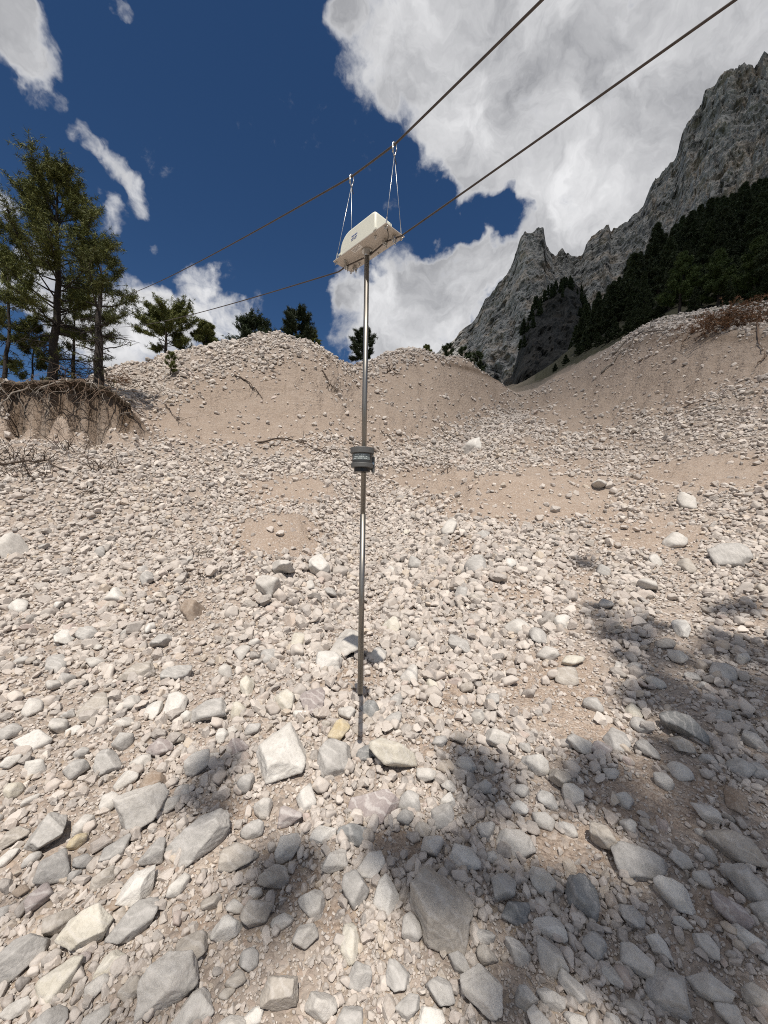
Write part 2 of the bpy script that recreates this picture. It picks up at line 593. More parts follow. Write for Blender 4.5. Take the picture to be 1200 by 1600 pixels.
# where fine soil shows between the stones: patches in the channel and the bare faces of the banks
SOIL = [(430, 838, 78, 46, 1.1), (450, 765, 70, 26, .85), (820, 778, 135, 48, 1.15), (690, 752, 85, 26, 1.05), (1110, 740, 140, 28, 1.0), (905, 725, 70, 20, .6),
        (930, 800, 70, 25, .6), (1020, 835, 100, 28, .9), (740, 850, 50, 30, .6), (890, 900, 60, 20, .5), (800, 930, 70, 26, .5), (860, 1090, 90, 60, .8), (700, 1090, 80, 40, .6),
        (1020, 1240, 110, 55, .85), (880, 1330, 90, 50, .8), (920, 1150, 70, 50, .7), (620, 1320, 50, 30, .8), (370, 1270, 50, 30, .6), (470, 1380, 60, 40, .6), (880, 1040, 80, 30, .5),
        (1120, 1430, 60, 50, .7), (560, 1060, 60, 30, .5), (240, 930, 80, 26, .4), (520, 1440, 60, 40, .5), (680, 1170, 40, 20, .6), (1170, 960, 60, 30, .5), (300, 1440, 40, 60, .4),
        (420, 640, 160, 58, 1.2), (330, 660, 110, 34, 1.0), (480, 600, 90, 50, .9), (690, 610, 110, 55, 1.1), (620, 660, 60, 40, .9), (560, 640, 60, 60, .9),
        (990, 600, 130, 46, 1.2), (900, 640, 90, 34, 1.1), (1120, 560, 130, 42, 1.1), (100, 668, 150, 28, .9), (180, 650, 90, 40, .6), (1190, 600, 60, 40, .5),
        (830, 690, 60, 18, .5), (760, 780, 60, 24, .6), (960, 690, 60, 14, .5)]


def soil_at(x, y, z):
    px, py = proj(np.stack([x, y, z], 1))
    s = np.zeros(len(x))
    for cx, cy, rx, ry, k in SOIL:
        s = np.maximum(s, k * np.exp(-(((px - cx) / rx) ** 2 + ((py - cy) / ry) ** 2) ** 1.3))
    s = np.where(y > 0.3, s, 0.3)
    q = np.stack([x, y, 0 * x], 1)
    s = s + 0.42 * fbm(q * (0.9), 3, 0.6, 5) + 0.22 * fbm(q * 0.22, 2, 0.5, 77)
    return np.clip(s, 0, 1)


soil = soil_at(gx, gy, gz)
# brown soil band under the left bank's roots, darkened to paint in the undercut's shade
edge = RC + 0.10 * np.sin(tf * 19) + 0.12 * np.sin(tf * 47 + 1) + (tf + 0.75) * -13.0
humus_shade = np.exp(-((rf - edge - 0.16) / 0.34) ** 2) * np.clip((-0.50 - tf) / 0.08, 0, 1) * (tf > -1.6)
pxg, pyg = proj(np.stack([gx, gy, gz], 1))
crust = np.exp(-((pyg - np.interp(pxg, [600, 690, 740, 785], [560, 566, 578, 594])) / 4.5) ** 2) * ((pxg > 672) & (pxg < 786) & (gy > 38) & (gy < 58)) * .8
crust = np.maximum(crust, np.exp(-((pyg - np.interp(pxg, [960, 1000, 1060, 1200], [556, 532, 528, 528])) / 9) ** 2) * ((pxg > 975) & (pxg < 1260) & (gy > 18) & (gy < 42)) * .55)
humus_shade = np.maximum(humus_shade, crust)
humus_shade = np.clip(humus_shade * (0.9 + 0.5 * fbm(P3 * 1.5, 2, 0.5, 3)), 0, 1)
pxg, pyg = proj(np.stack([gx, gy, gz], 1))
turf = np.clip((rf - 62) / 30, 0, 1) * (gy > 0) * np.clip((tf - 0.2) / 0.2, 0, 1)
turf = np.maximum(turf, np.clip((rf - edge - 0.8) / 1.5, 0, 1) * np.clip((-0.62 - tf) / 0.08, 0, 1) * 0.8)
rid = np.array([height(np.sin(t) * RR, np.cos(t) * RR).max() for t in TH[::10]])
back = (pxg > 835) & (gy > 0) & (rf > np.interp(pxg, [835, 870, 900, 950, 1000, 1100, 1200], [105, 92, 70, 60, 52, 41, 38]))
turf = np.where(back, 1.0, turf)
turf = np.where(gy < -3, 0.5, turf)

ii, jj = np.meshgrid(np.arange(NT_ - 1), np.arange(NR - 1), indexing='ij')
v00 = (ii * NR + jj).ravel()
v10, v01, v11 = v00 + NR, v00 + 1, v00 + NR + 1
quads = np.stack([v00, v01, v11, v10], 1)
V = np.stack([gx, gy, gz], 1)
cen = len(V)
V = np.concatenate([V, [[0, 0, 0]]])
k = np.arange(NT_ - 1)
fan = np.stack([np.full(NT_ - 1, cen), k * NR, (k + 1) * NR], 1)


def rock_palette(t, rnd):
    return t.ramp(rnd, [(0.0, (0.412, 0.357, 0.310)), (.16, (0.515, 0.459, 0.411)), (.34, (0.340, 0.305, 0.275)), (.5, (0.464, 0.394, 0.344)), (.64, (0.628, 0.566, 0.506)),
                        (.78, (0.381, 0.325, 0.286)), (.88, (0.227, 0.207, 0.191)), (.95, (0.515, 0.424, 0.325)), (1.0, (0.402, 0.315, 0.282))])


gmat, t, b = mat_new('gravel_ground')
co = t.n('ShaderNodeTexCoord').outputs['Object']
at_s = t.n('ShaderNodeAttribute', attribute_name='soil').outputs['Fac']
at_h = t.n('ShaderNodeAttribute', attribute_name='humus_shade').outputs['Fac']
at_t = t.n('ShaderNodeAttribute', attribute_name='turf').outputs['Fac']
wob = t.vmath('ADD', co, t.vmath('SCALE', t.noise(co, 9.0, 2.0, color=True), scale=0.06))
v1 = t.voronoi(wob, 42.0, out='Color')
v2 = t.voronoi(wob, 13.0, out='Color')
v3 = t.voronoi(wob, 5.0, out='Color')
sep = t.n('ShaderNodeSeparateColor')
t.link(v1, sep.inputs[0])
sep2 = t.n('ShaderNodeSeparateColor')
t.link(v2, sep2.inputs[0])
sep3 = t.n('ShaderNodeSeparateColor')
t.link(v3, sep3.inputs[0])
dist = t.n('ShaderNodeVectorMath', operation='LENGTH')
t.link(co, dist.inputs[0])
farm = t.range(dist.outputs['Value'], 5.0, 24.0)
peb = t.mix(farm, rock_palette(t, sep.outputs[0]), rock_palette(t, sep2.outputs[0]))
soilc = t.ramp(t.noise(co, 1.3, 6.0, 0.65), [(0.25, (.37, .295, .235)), (.5, (.455, .37, .30)), (.75, (.525, .445, .375))])
soilf = t.mix(t.range(t.noise(co, 90.0, 2.0), .3, .7), soilc, (.25, .19, .15))
soilf = t.mix(t.math('MULTIPLY', t.math('GREATER_THAN', sep.outputs[1], .72), .55), soilf, peb)
base = t.mix(t.range(at_s, .1, .55, smooth=True), t.mix(.5, peb, t.mix(.45, soilf, (.20, .16, .13))), soilf)
base = t.mix(at_h, base, t.mix(t.noise(co, 6.0, 4.0), (.06, .042, .028), (.17, .115, .075)))  # soil browns darkened so they also carry the undercut's shade
base = t.mix(at_t, base, t.mix(t.noise(co, 3.0, 5.0), (.035, .04, .02), (.11, .10, .07)))
t.link(base, b.inputs['Base Color'])
b.inputs['Roughness'].default_value = 0.95
b.inputs['Specular IOR Level'].default_value = 0.15
d1 = t.voronoi(wob, 42.0)
d2 = t.voronoi(wob, 13.0)
d3 = t.voronoi(wob, 5.0)
hgt = t.math('ADD', t.math('MULTIPLY', d1, -0.012), t.math('MULTIPLY', t.math('MULTIPLY', d2, -0.045), t.range(farm, 0, 1, .25, 1.0)))
hgt = t.math('ADD', hgt, t.math('MULTIPLY', t.math('MULTIPLY', d3, -0.10), farm))
hgt = t.math('ADD', hgt, t.math('MULTIPLY', t.noise(co, 70.0, 3.0), 0.008))
hgt = t.math('ADD', hgt, t.math('MULTIPLY', t.math('MULTIPLY', t.noise(co, 2.6, 6.0, 0.68), 0.34), farm))
bump(t, b, hgt, 0.9, 1.0)
gme = mesh_np('ground', V, [quads, fan], True, gmat)
for nm, arr in (('soil', soil), ('humus_shade', humus_shade), ('turf', turf)):
    a = gme.attributes.new(nm, 'FLOAT', 'POINT')
    a.data.foreach_set('value', np.r_[arr, 0.0].astype(np.float32))
ground = obj('ground', gme)
tag(ground, 'pale limestone debris channel climbing between gravel banks', kind='structure')

# the land beyond, out to the horizon
seg = 96
an = np.arange(seg) * 2 * math.pi / seg
rings = [(235, -70), (900, -140), (4000, -200), (9000, -240)]
V = np.concatenate([np.stack([r * np.sin(an), r * np.cos(an), np.full(seg, float(z))], 1) for r, z in rings])
Q = []
for i in range(len(rings) - 1):
    for j in range(seg):
        jn = (j + 1) % seg
        Q.append([i * seg + j, i * seg + jn, (i + 1) * seg + jn, (i + 1) * seg + j])
far_mat = simple_mat('valley_forest', (.05, .07, .035), .95, 0, .5, .02)
land = obj('valley_terrain', mesh_np('valley_terrain', V, np.array(Q)[:, ::-1], True, far_mat))
tag(land, 'dark wooded valley floor far around the channel', kind='structure')

# ------------------------------------------------------------------ mountains


def rock_face_mat(name, lo, hi, veg, vegfrac, scale):
    mt, t, b = mat_new(name)
    co = t.n('ShaderNodeTexCoord').outputs['Object']
    mp = t.n('ShaderNodeMapping')
    mp.inputs['Scale'].default_value = (1.0, 1.0, 0.16)
    mp.inputs['Rotation'].default_value = (0.0, RAD(-12), 0.0)
    t.link(co, mp.inputs[0])
    streak = t.noise(mp.outputs[0], scale * 2.2, 7.0, 0.65, 0.4)
    mp2 = t.n('ShaderNodeMapping')
    mp2.inputs['Scale'].default_value = (0.25, 0.25, 1.6)
    mp2.inputs['Rotation'].default_value = (RAD(8), RAD(28), 0.0)
    t.link(co, mp2.inputs[0])
    strata = t.noise(mp2.outputs[0], scale * 2.6, 7.0, 0.7, 0.5)
    fine = t.noise(co, scale * 7.0, 6.0, 0.7)
    f = t.math('ADD', t.math('MULTIPLY', streak, .45), t.math('ADD', t.math('MULTIPLY', strata, .35), t.math('MULTIPLY', fine, .2)))
    c = t.mix(t.range(f, .40, .60), lo, hi)
    warm = t.range(t.noise(co, scale * 1.1, 4.0), .5, .68)
    c = t.mix(t.math('MULTIPLY', warm, .45), c, (hi[0] * 1.05, hi[1] * .86, hi[2] * .68))
    c = t.mix(t.range(streak, .56, .66), c, tuple(x * .55 for x in lo))
    g = t.n('ShaderNodeNewGeometry')
    sx = t.n('ShaderNodeSeparateXYZ')
    t.link(g.outputs['Normal'], sx.inputs[0])
    sp = t.n('ShaderNodeSeparateXYZ')
    t.link(co, sp.inputs[0])
    vg = t.math('ADD', t.math('MULTIPLY', sx.outputs['Z'], 0.9), t.math('MULTIPLY', t.noise(co, scale * 3, 5.0, .65), 0.9))
    vg = t.math('ADD', vg, t.range(sp.outputs['Z'], vegfrac * 0.4, vegfrac, 0.45, -0.45))
    c = t.mix(t.range(vg, .95, 1.1), c, veg)
    t.link(c, b.inputs['Base Color'])
    b.inputs['Roughness'].default_value = 0.95
    b.inputs['Specular IOR Level'].default_value = 0.1
    bump(t, b, t.math('ADD', f, t.math('MULTIPLY', fine, .5)), 0.8, 0.10 / scale)
    return mt


def massif(name, sil, dists, base_py, nb, label, mat, rough_amp, seed, front=0.62, nrow=110, jag=0.006):
    """a rock wall: skyline (pixel column, row) at given distances, a broken face towards the valley and a back slope"""
    sx = np.array([s[0] for s in sil], float)
    sy = np.array([s[1] for s in sil], float)
    pxs = np.linspace(sx[0], sx[-1], nb)
    D = np.interp(pxs, [d[0] for d in dists], [d[1] for d in dists])
    top = np.interp(pxs, sx, sy)
    bas = np.interp(pxs, [b_[0] for b_ in base_py], [b_[1] for b_ in base_py])
    rows = []
    tt = np.linspace(0, 1, nrow)
    for k in tt:
        dk = D * (front + (1 - front) * (k ** 1.35))
        # heights follow the eye's own lines so that the skyline lies at the ridge
        v = bas + (top - bas) * (k ** 0.92)
        P = EYE + dk[:, None] * (FWD + ((pxs - 600) / FPX)[:, None] * RIGHT + ((800 - v) / FPX)[:, None] * UP)
        rows.append(P)
    for k in (0.12, 0.3, 0.6, 1.0):
        P = rows[nrow - 1].copy()
        P = P + np.array([0.35, 0.94, 0]) * (D * 0.5 * k)[:, None]
        P[:, 2] -= (P[:, 2] + 150) * k
        rows.append(P)
    G = np.stack(rows)                                   # rows, columns, 3
    R_, C_, _ = G.shape
    flat = G.reshape(-1, 3)
    s = 1.0 / (0.14 * D.mean())
    q = flat * s * np.array([1, 1, .38])
    q = q + 0.35 * np.stack([fbm(q * 1.3, 2, .5, seed + 40), fbm(q * 1.3, 2, .5, seed + 50), fbm(q * 1.3, 2, .5, seed + 60)], 1)
    rel = fbm(q, 8, 0.57, seed, True)
    ql = flat * s * 2.2
    ql = np.stack([ql[:, 0] * .25, ql[:, 1] * .25, ql[:, 2] * 1.4 - ql[:, 0] * .55], 1)   # tilted ledges
    led = fbm(ql, 7, 0.60, seed + 5, True)
    cpx = np.broadcast_to(pxs[None], (R_, C_)).ravel()
    rowk = np.repeat(np.linspace(0, 1, R_), C_)
    but = fbm(np.stack([cpx * .034 + .8 * rel, rowk * 2.2, 0 * cpx], 1), 5, .6, seed + 21, True)
    disp = (0.65 * rel + 0.40 * led + 0.75 * but) * rough_amp * D.mean()
    edge = np.ones((R_, C_))
    edge[nrow - 12:nrow] *= np.linspace(1, 0.22, 12)[:, None]
    edge[nrow:] *= 0.4
    disp = disp.reshape(R_, C_) * edge
    dirv = flat - EYE
    dirv[:, 2] *= 0.15
    dirv /= np.linalg.norm(dirv, axis=1)[:, None]
    G = G - (dirv * disp.reshape(-1, 1)).reshape(G.shape)
    jg = fbm(np.stack([pxs * .09, 0 * pxs, 0 * pxs], 1), 5, .6, seed + 9) * jag * D
    G[nrow - 6:nrow, :, 2] += jg[None] * np.linspace(.2, 1, 6)[:, None]
    i_, j_ = np.meshgrid(np.arange(R_ - 1), np.arange(C_ - 1), indexing='ij')
    a = (i_ * C_ + j_).ravel()
    Q = np.stack([a, a + 1, a + C_ + 1, a + C_], 1)
    o = obj(name, mesh_np(name, G.reshape(-1, 3), Q, False, mat))
    tag(o, label, kind='structure')
    return o


mt_rock = rock_face_mat('dolomite_rock', (.11, .11, .11), (.56, .545, .52), (.05, .055, .03), 110, 1 / 60.)
mt_rock2 = rock_face_mat('shaded_rock', (.015, .016, .016), (.075, .074, .07), (.016, .022, .010), 90, 1 / 22.)  # dark wooded rock, with the knoll's deep shade put into its colours
massif('mountain', [(560, 640), (640, 590), (690, 549), (705, 540), (722, 524), (735, 512), (747, 497), (760, 470), (772, 458), (786, 440), (798, 424), (806, 400), (812, 384), (820, 371), (832, 373), (840, 368), (849, 368),
                    (853, 392), (861, 402), (868, 407), (873, 398), (880, 400), (888, 405), (897, 412), (908, 406), (918, 385), (930, 372), (938, 362), (950, 356), (955, 372), (964, 366), (975, 360), (990, 345), (1005, 328), (1015, 305),
                    (1030, 284), (1042, 272), (1054, 264), (1060, 245), (1068, 215), (1076, 204), (1085, 195), (1096, 178), (1104, 158), (1115, 148), (1125, 134), (1136, 125), (1150, 120), (1165, 117), (1180, 112), (1200, 103), (1260, 80), (1350, 40), (1500, 60), (1700, 200)],
       [(560, 1500), (690, 1350), (830, 1200), (930, 1250), (1000, 1150), (1200, 900), (1700, 800)], [(560, 660), (800, 605), (950, 560), (1050, 500), (1200, 400), (1700, 400)], 640,
       'grey jagged dolomite wall with a blunt rock tower above the channel', mt_rock, 0.055, 11, nrow=230, jag=.012)
massif('rocky_hill', [(770, 640), (788, 596), (800, 590), (810, 552), (818, 515), (828, 492), (842, 478), (858, 464), (872, 453), (886, 446), (897, 445), (906, 452), (912, 470), (917, 492), (928, 500), (945, 488), (970, 470), (1000, 440), (1040, 400), (1100, 350), (1200, 330), (1400, 320)],
       [(770, 300), (900, 360), (1000, 420), (1400, 420)], [(770, 660), (860, 625), (1000, 600), (1200, 560), (1400, 520)], 220,
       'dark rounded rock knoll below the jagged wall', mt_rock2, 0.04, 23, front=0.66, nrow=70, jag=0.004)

# ------------------------------------------------------------------ the hanging measuring station
m_steel, t, b = mat_new('brushed_steel')
co = t.n('ShaderNodeTexCoord').outputs['Object']
mp = t.n('ShaderNodeMapping')
mp.inputs['Scale'].default_value = (1, 1, .03)
t.link(co, mp.inputs[0])
nzs = t.noise(mp.outputs[0], 300.0, 3.0)
t.link(t.mix(nzs, (.24, .225, .20), (.36, .345, .32)), b.inputs['Base Color'])
b.inputs['Metallic'].default_value = 1.0
t.put(b.inputs['Roughness'], t.range(nzs, .3, .7, .34, .5))
m_cover = simple_mat('cream_plastic', (.76, .76, .66), .42, 0, .03, 14.0)
m_plate = simple_mat('anodised_plate', (.55, .505, .455), .5, .0, .04, 6.0)
m_grey = simple_mat('grey_sensor_shell', (.115, .117, .115), .5, 0, .15, 60.0)
m_black = simple_mat('black_plastic', (.015, .015, .016), .4, 0, .2, 60.0)
m_zinc = simple_mat('zinc_fitting', (.55, .55, .54), .32, 1.0, .12, 90.0)
m_wire = simple_mat('hanger_wire', (.62, .62, .60), .38, .8, .1, 200.0)
m_blue = simple_mat('blue_print', (.06, .11, .34), .5, 0, .1, 50.0)
m_paper = simple_mat('paper_sticker', (.82, .81, .79), .6, 0, .08, 80.0)
m_ink = simple_mat('grey_ink', (.24, .23, .22), .6, 0, .1, 50.0)
m_rope, t, b = mat_new('steel_rope')
co = t.n('ShaderNodeTexCoord').outputs['UV']
t.link(t.mix(t.noise(t.n('ShaderNodeTexCoord').outputs['Object'], 40.0, 3.0), (.05, .042, .038), (.13, .11, .10)), b.inputs['Base Color'])
b.inputs['Roughness'].default_value = 0.55
b.inputs['Metallic'].default_value = 0.4

PC = np.array([-.1175, 2.15, 3.064])              # middle of the plate
AX = np.array([math.cos(RAD(45.05)), -math.sin(RAD(45.05)), 0])
BX = np.array([math.sin(RAD(45.05)), math.cos(RAD(45.05)), 0])
ZX = np.array([0, 0, 1.0])
FR = np.stack([AX, BX, ZX], 1)                    # local -> world
LP, WP = .438, .1405
station = empty('sensor_station', PC, 'hanging steel pole carrying a cream instrument box on top and a grey sensor', 'sensor')
station.rotation_euler = (0, 0, -RAD(45.05))

mb = MB().box((-LP / 2, -WP / 2, -.003), (LP / 2, WP / 2, .003))
plate = bevel(mb.build('mounting_plate', m_plate, station), .0012, 1)
# the cover: long side profile with one wide and one tight rounded shoulder
x0, x1, y0, y1, H = -.158, .142, -.0695, .058, .112


def cover_profile(ins):
    pts = [(x1 - ins, .0032), (x1 - ins, H - .024)]
    for k in range(1, 7):
        a = k / 6 * math.pi / 2
        pts.append((x1 - ins - .024 * (1 - math.cos(a)), H - ins - .024 + .024 * math.sin(a)))
    r = .085
    for k in range(0, 13):
        a = math.pi / 2 + k / 12 * math.pi / 2
        pts.append((x0 + ins + r + r * math.cos(a), H - ins - r + r * math.sin(a)))
    pts.append((x0 + ins, .0032))
    return np.array(pts)


pr = [(0.0105, y0), (.004, y0 + .0022), (.001, y0 + .006), (0, y0 + .012), (0, y1 - .012), (.001, y1 - .006), (.004, y1 - .0022), (.0105, y1)]
rings = []
for ins, yy in pr:
    p = cover_profile(ins)
    rings.append(np.stack([p[:, 0], np.full(len(p), yy), p[:, 1]], 1))
k = len(rings[0])
Q = []
for i in range(len(rings) - 1):
    for j in range(k - 1):
        Q.append([i * k + j, i * k + j + 1, (i + 1) * k + j + 1, (i + 1) * k + j])
V = np.concatenate(rings)
faces = [np.array(Q)]
me = bpy.data.meshes.new('cover')
me.from_pydata([tuple(v) for v in V], [], [tuple(q) for q in Q] + [tuple(range(k - 1, -1, -1)), tuple((len(rings) - 1) * k + j for j in range(k))])
me.materials.append(m_cover)
me.update()
bm = bmesh.new()
bm.from_mesh(me)
bmesh.ops.recalc_face_normals(bm, faces=bm.faces)
bm.to_mesh(me)
bm.free()
for p in me.polygons:
    p.use_smooth = len(p.vertices) == 4
cover = obj('cover', me, station)
for xx in (x0 + .004, x1 - .004):
    mb = MB().box((xx - .012, y0 - .0035, .0034), (xx + .012, y0 + .012, .0165))
    bevel(mb.build('cover_foot', m_cover, station), .002, 2)
# blue print on the long side, unreadable small lines as in the photograph
mb = MB()
yb = y0 - .0006
for (za, zb, xs) in ((.058, .064, ((-.052, -.041), (-.038, -.030), (-.027, -.015), (-.012, -.004))), (.047, .050, ((-.055, -.030), (-.027, -.006))), (.039, .0415, ((-.055, -.038), (-.034, -.012)))):
    for xa, xb in xs:
        mb.box((xa, yb - .0004, za), (xb, yb, zb))
mb.build('blue_print', m_blue, cover)
mb = MB().box((-.066, -.064, -.0042), (.006, -.034, -.0032))
stick = mb.build('sticker', m_paper, plate)
mb = MB()
for r_ in range(4):
    mb.box((-.060, -.060 + r_ * .0062, -.0046), (-.060 + (.06, .045, .055, .03)[r_], -.0578 + r_ * .0062, -.0043))
mb.build('sticker_print', m_ink, plate)
for (xx, yy, big) in ((.115, -.045, 1), (-.155, -.03, 1), (-.115, .045, 1), (.165, .05, 1), (.03, .058, 0), (.20, -.058, 0), (-.205, -.055, 0)):
    mb = MB().cyl((xx, yy, 0), .0085 if big else .005, -.008, -.0031, 6)
    mb.cyl((xx, yy, 0), .0045 if big else .003, -.020 if big else -.012, -.008, 10)
    mb.build('bolt', m_zinc, station)
for xx, yy in ((-LP / 2 + .012, -WP / 2 + .012), (LP / 2 - .012, -WP / 2 + .012), (LP / 2 - .012, WP / 2 - .012), (-LP / 2 + .012, WP / 2 - .012)):
    mb = MB()
    an = np.linspace(0, 2 * math.pi, 15)
    mb.tube(np.stack([xx + .009 * np.cos(an), np.full(15, yy), -.010 + .009 * np.sin(an)], 1), .0021, 6, False)
    mb.cyl((xx, yy, 0), .0052, -.0036, .006, 8)
    mb.build('eye_bolt', m_zinc, station, smooth=True)
for xx, yy in ((.135, .008), (.190, .022), (-.172, -.006), (-.150, .040)):     # rope clamps with two hanging threaded ends
    mb = MB()
    mb.box((xx - .010, yy - .012, -.026), (xx + .010, yy + .012, -.012))
    for s in (-1, 1):
        mb.cyl((xx, yy + s * .0085, 0), .0026, -.046, -.0034, 8)
        mb.cyl((xx, yy + s * .0085, 0), .0058, -.034, -.0265, 6)
    mb.build('rope_clamp', m_zinc, station)
# pole: flange, tube, end plug
zb = unp(563, 1083, 2.15)[2] - PC[2]
zs = unp(564, 720, 2.15)[2] - PC[2]
mb = MB().cyl((0, 0, 0), .030, -.012, -.0034, 24).cyl((0, 0, 0), .0185, -.040, -.0115, 24)
mb.build('flange', m_zinc, station, smooth=False)
mb = MB().cyl((0, 0, 0), .0142, zb + .9, -.010, 28)
mb.cyl((0, 0, 0), .0156, zb, zb + 1.0, 28)
pole = mb.build('pole', m_steel, station)
for p in pole.data.polygons:
    p.use_smooth = len(p.vertices) == 4
mb = MB().cyl((0, 0, 0), .0135, zb - .012, zb + .004, 20)
mb.build('end_plug', m_black, station)
# grey level sensor, in front of the pole (towards the camera is local (.707*...)): local -x+... use world axes
inv = FR.T


def loc_w(v):
    return inv @ np.asarray(v, float)


sc = loc_w((-.006, -.052, 0))
sensor = MB()
for z0_, z1_, r0, r1 in ((.030, .062, .064, .066), (-.046, -.022, .060, .0615)):
    sensor.cyl((sc[0], sc[1], zs), r0, z0_, z1_, 36, r1)
sens = bevel(sensor.build('sensor_housing', m_grey, station), .003, 2, 0.9)
mb = MB().cyl((sc[0], sc[1], zs), .054, -.0225, .0305, 36)
core_ = mb.build('sensor_core', simple_mat('dark_sensor_core', (.05, .052, .052), .45, 0, .2, 60.0), station)
an = np.linspace(RAD(205), RAD(322), 16)
V = []
for a in an:
    d_ = loc_w((math.cos(a), math.sin(a), 0))
    for z_ in (-.006, .026):
        V.append([sc[0] + .0548 * d_[0], sc[1] + .0548 * d_[1], zs + z_])
Q = [[2 * i, 2 * i + 2, 2 * i + 3, 2 * i + 1] for i in range(15)]
MB().add(V, Q).build('type_label', simple_mat('grey_label', (.19, .22, .22), .5, 0, .1, 40), sens)
mb = MB()
for row in range(3):
    zc_ = .020 - row * .010
    for q in range(9):
        if (q * 7 + row * 3) % 4 == 0:
            continue
        a0 = RAD(222 + q * 9)
        P = []
        for a in (a0, a0 + RAD(6.5)):
            d_ = loc_w((math.cos(a), math.sin(a), 0))
            for z_ in (zc_ - .0022, zc_ + .0022):
                P.append([sc[0] + .0556 * d_[0], sc[1] + .0556 * d_[1], zs + z_])
        mb.add(P, [[0, 2, 3, 1]])
mb.build('label_print', simple_mat('pale_print', (.55, .60, .60), .5, 0, .1, 40), sens)
MB().cyl((sc[0], sc[1], zs), .043, -.068, -.0455, 32).build('sensor_lens', m_black, station)
mb = MB()
bw = loc_w((.050, -.020, 0))
Mrot = inv
mb.add((np.array([[.044, -.030, -.066], [.062, -.030, -.066], [.062, .012, -.066], [.044, .012, -.066], [.044, -.030, .018], [.062, -.030, .018], [.062, .012, .018], [.044, .012, .018]]) @ inv.T) + np.array([0, 0, zs]),
       [[0, 3, 2, 1], [4, 5, 6, 7], [0, 1, 5, 4], [1, 2, 6, 5], [2, 3, 7, 6], [3, 0, 4, 7]])
mb.add((np.array([[-.022, -.024, -.052], [.046, -.024, -.052], [.046, .022, -.052], [-.022, .022, -.052], [-.022, -.024, .010], [.046, -.024, .010], [.046, .022, .010], [-.022, .022, .010]]) @ inv.T) + np.array([0, 0, zs]),
       [[0, 3, 2, 1], [4, 5, 6, 7], [0, 1, 5, 4], [1, 2, 6, 5], [2, 3, 7, 6], [3, 0, 4, 7]])
bevel(mb.build('bracket', m_grey, station), .003, 1)
pt = loc_w((.053, -.030, -.020)) + [0, 0, zs]
dv = loc_w((0, -1, 0))
MB().tube([pt, pt + dv * .010], .0075, 6).build('bracket_bolt', m_zinc, station)
pt = loc_w((.050, -.030, .030)) + [0, 0, zs - .003]
MB().tube([pt, pt + dv * .008], .006, 6).build('bracket_bolt', m_zinc, station)
# thin lead that loops under the plate
ws = [(.20, -.045, -.004), (.195, -.03, -.02), (.175, -.01, -.026), (.15, .008, -.018)]
tt = np.linspace(0, 1, 14)
P = np.array([np.array([np.interp(u, np.linspace(0, 1, 4), [q[i] for q in ws]) for i in range(3)]) for u in tt])
MB().tube(P, .0022, 6).build('lead_wire', m_black, station, smooth=True)


def w_of(l):
    return PC + FR @ np.asarray(l, float)


# ropes
TREE_D = 13.9
end_u = unp(153, 470, TREE_D)
end_l = unp(156, 507, TREE_D)
H1 = unp(616.5, 226, 2.0)
H2 = unp(549.5, 276, 2.29)


def beyond(P, plan, px, py):
    """where the plan line through P along PLAN is seen at column px; height from the row"""
    best = None
    for s in np.linspace(0.05, 3.0, 3000):
        q = P + plan * s
        if q[1] < 0.25:
            break
        u = proj(np.array([q]))[0][0]
        if best is None or abs(u - px) < best[0]:
            best = (abs(u - px), q[1])
    return unp(px, py, best[1])


def rope(name, pts, r, label):
    pts = [np.asarray(p, float) for p in pts]
    P = [pts[0]]
    for a, b_ in zip(pts[:-1], pts[1:]):
        L = np.linalg.norm(b_ - a)
        kk = max(3, int(L / .35))
        for i in range(1, kk + 1):
            f = i / kk
            q = a + (b_ - a) * f
            q[2] -= 0.012 * L * 4 * f * (1 - f) * (1 if L > 5 else .12)
            P.append(q)
    o = MB().tube(P, r, 10).build(name, m_rope, smooth=True)
    tag(o, label, 'cable', 'steel cables over the channel')
    return o


plan_u = (H1 - end_u) * [1, 1, 0]
plan_u /= np.linalg.norm(plan_u)
B1 = beyond(H1, plan_u, 850, -3)
out1 = (B1 - H1) / np.linalg.norm(B1 - H1)
rope('cable', [end_u, H2, H1, B1, B1 + out1 * 5.2], .0053, 'upper brown steel cable with two carabiners hooked over it')
c_in, c_out = w_of((-LP / 2 - .03, -.004, -.017)), w_of((LP / 2 + .01, .035, -.017))
plan_l = (c_out - end_l) * [1, 1, 0]
plan_l /= np.linalg.norm(plan_l)
B2 = beyond(c_out, plan_l, 1153, -3)
out2 = (B2 - c_out) / np.linalg.norm(B2 - c_out)
rope('cable', [end_l, c_in, w_of((-.172, -.006, -.018)), w_of((.0, .024, -.017)), w_of((.135, .008, -.018)), c_out, B2, B2 + out2 * 5.0], .0041, 'lower brown steel cable clamped along the underside of the instrument box')


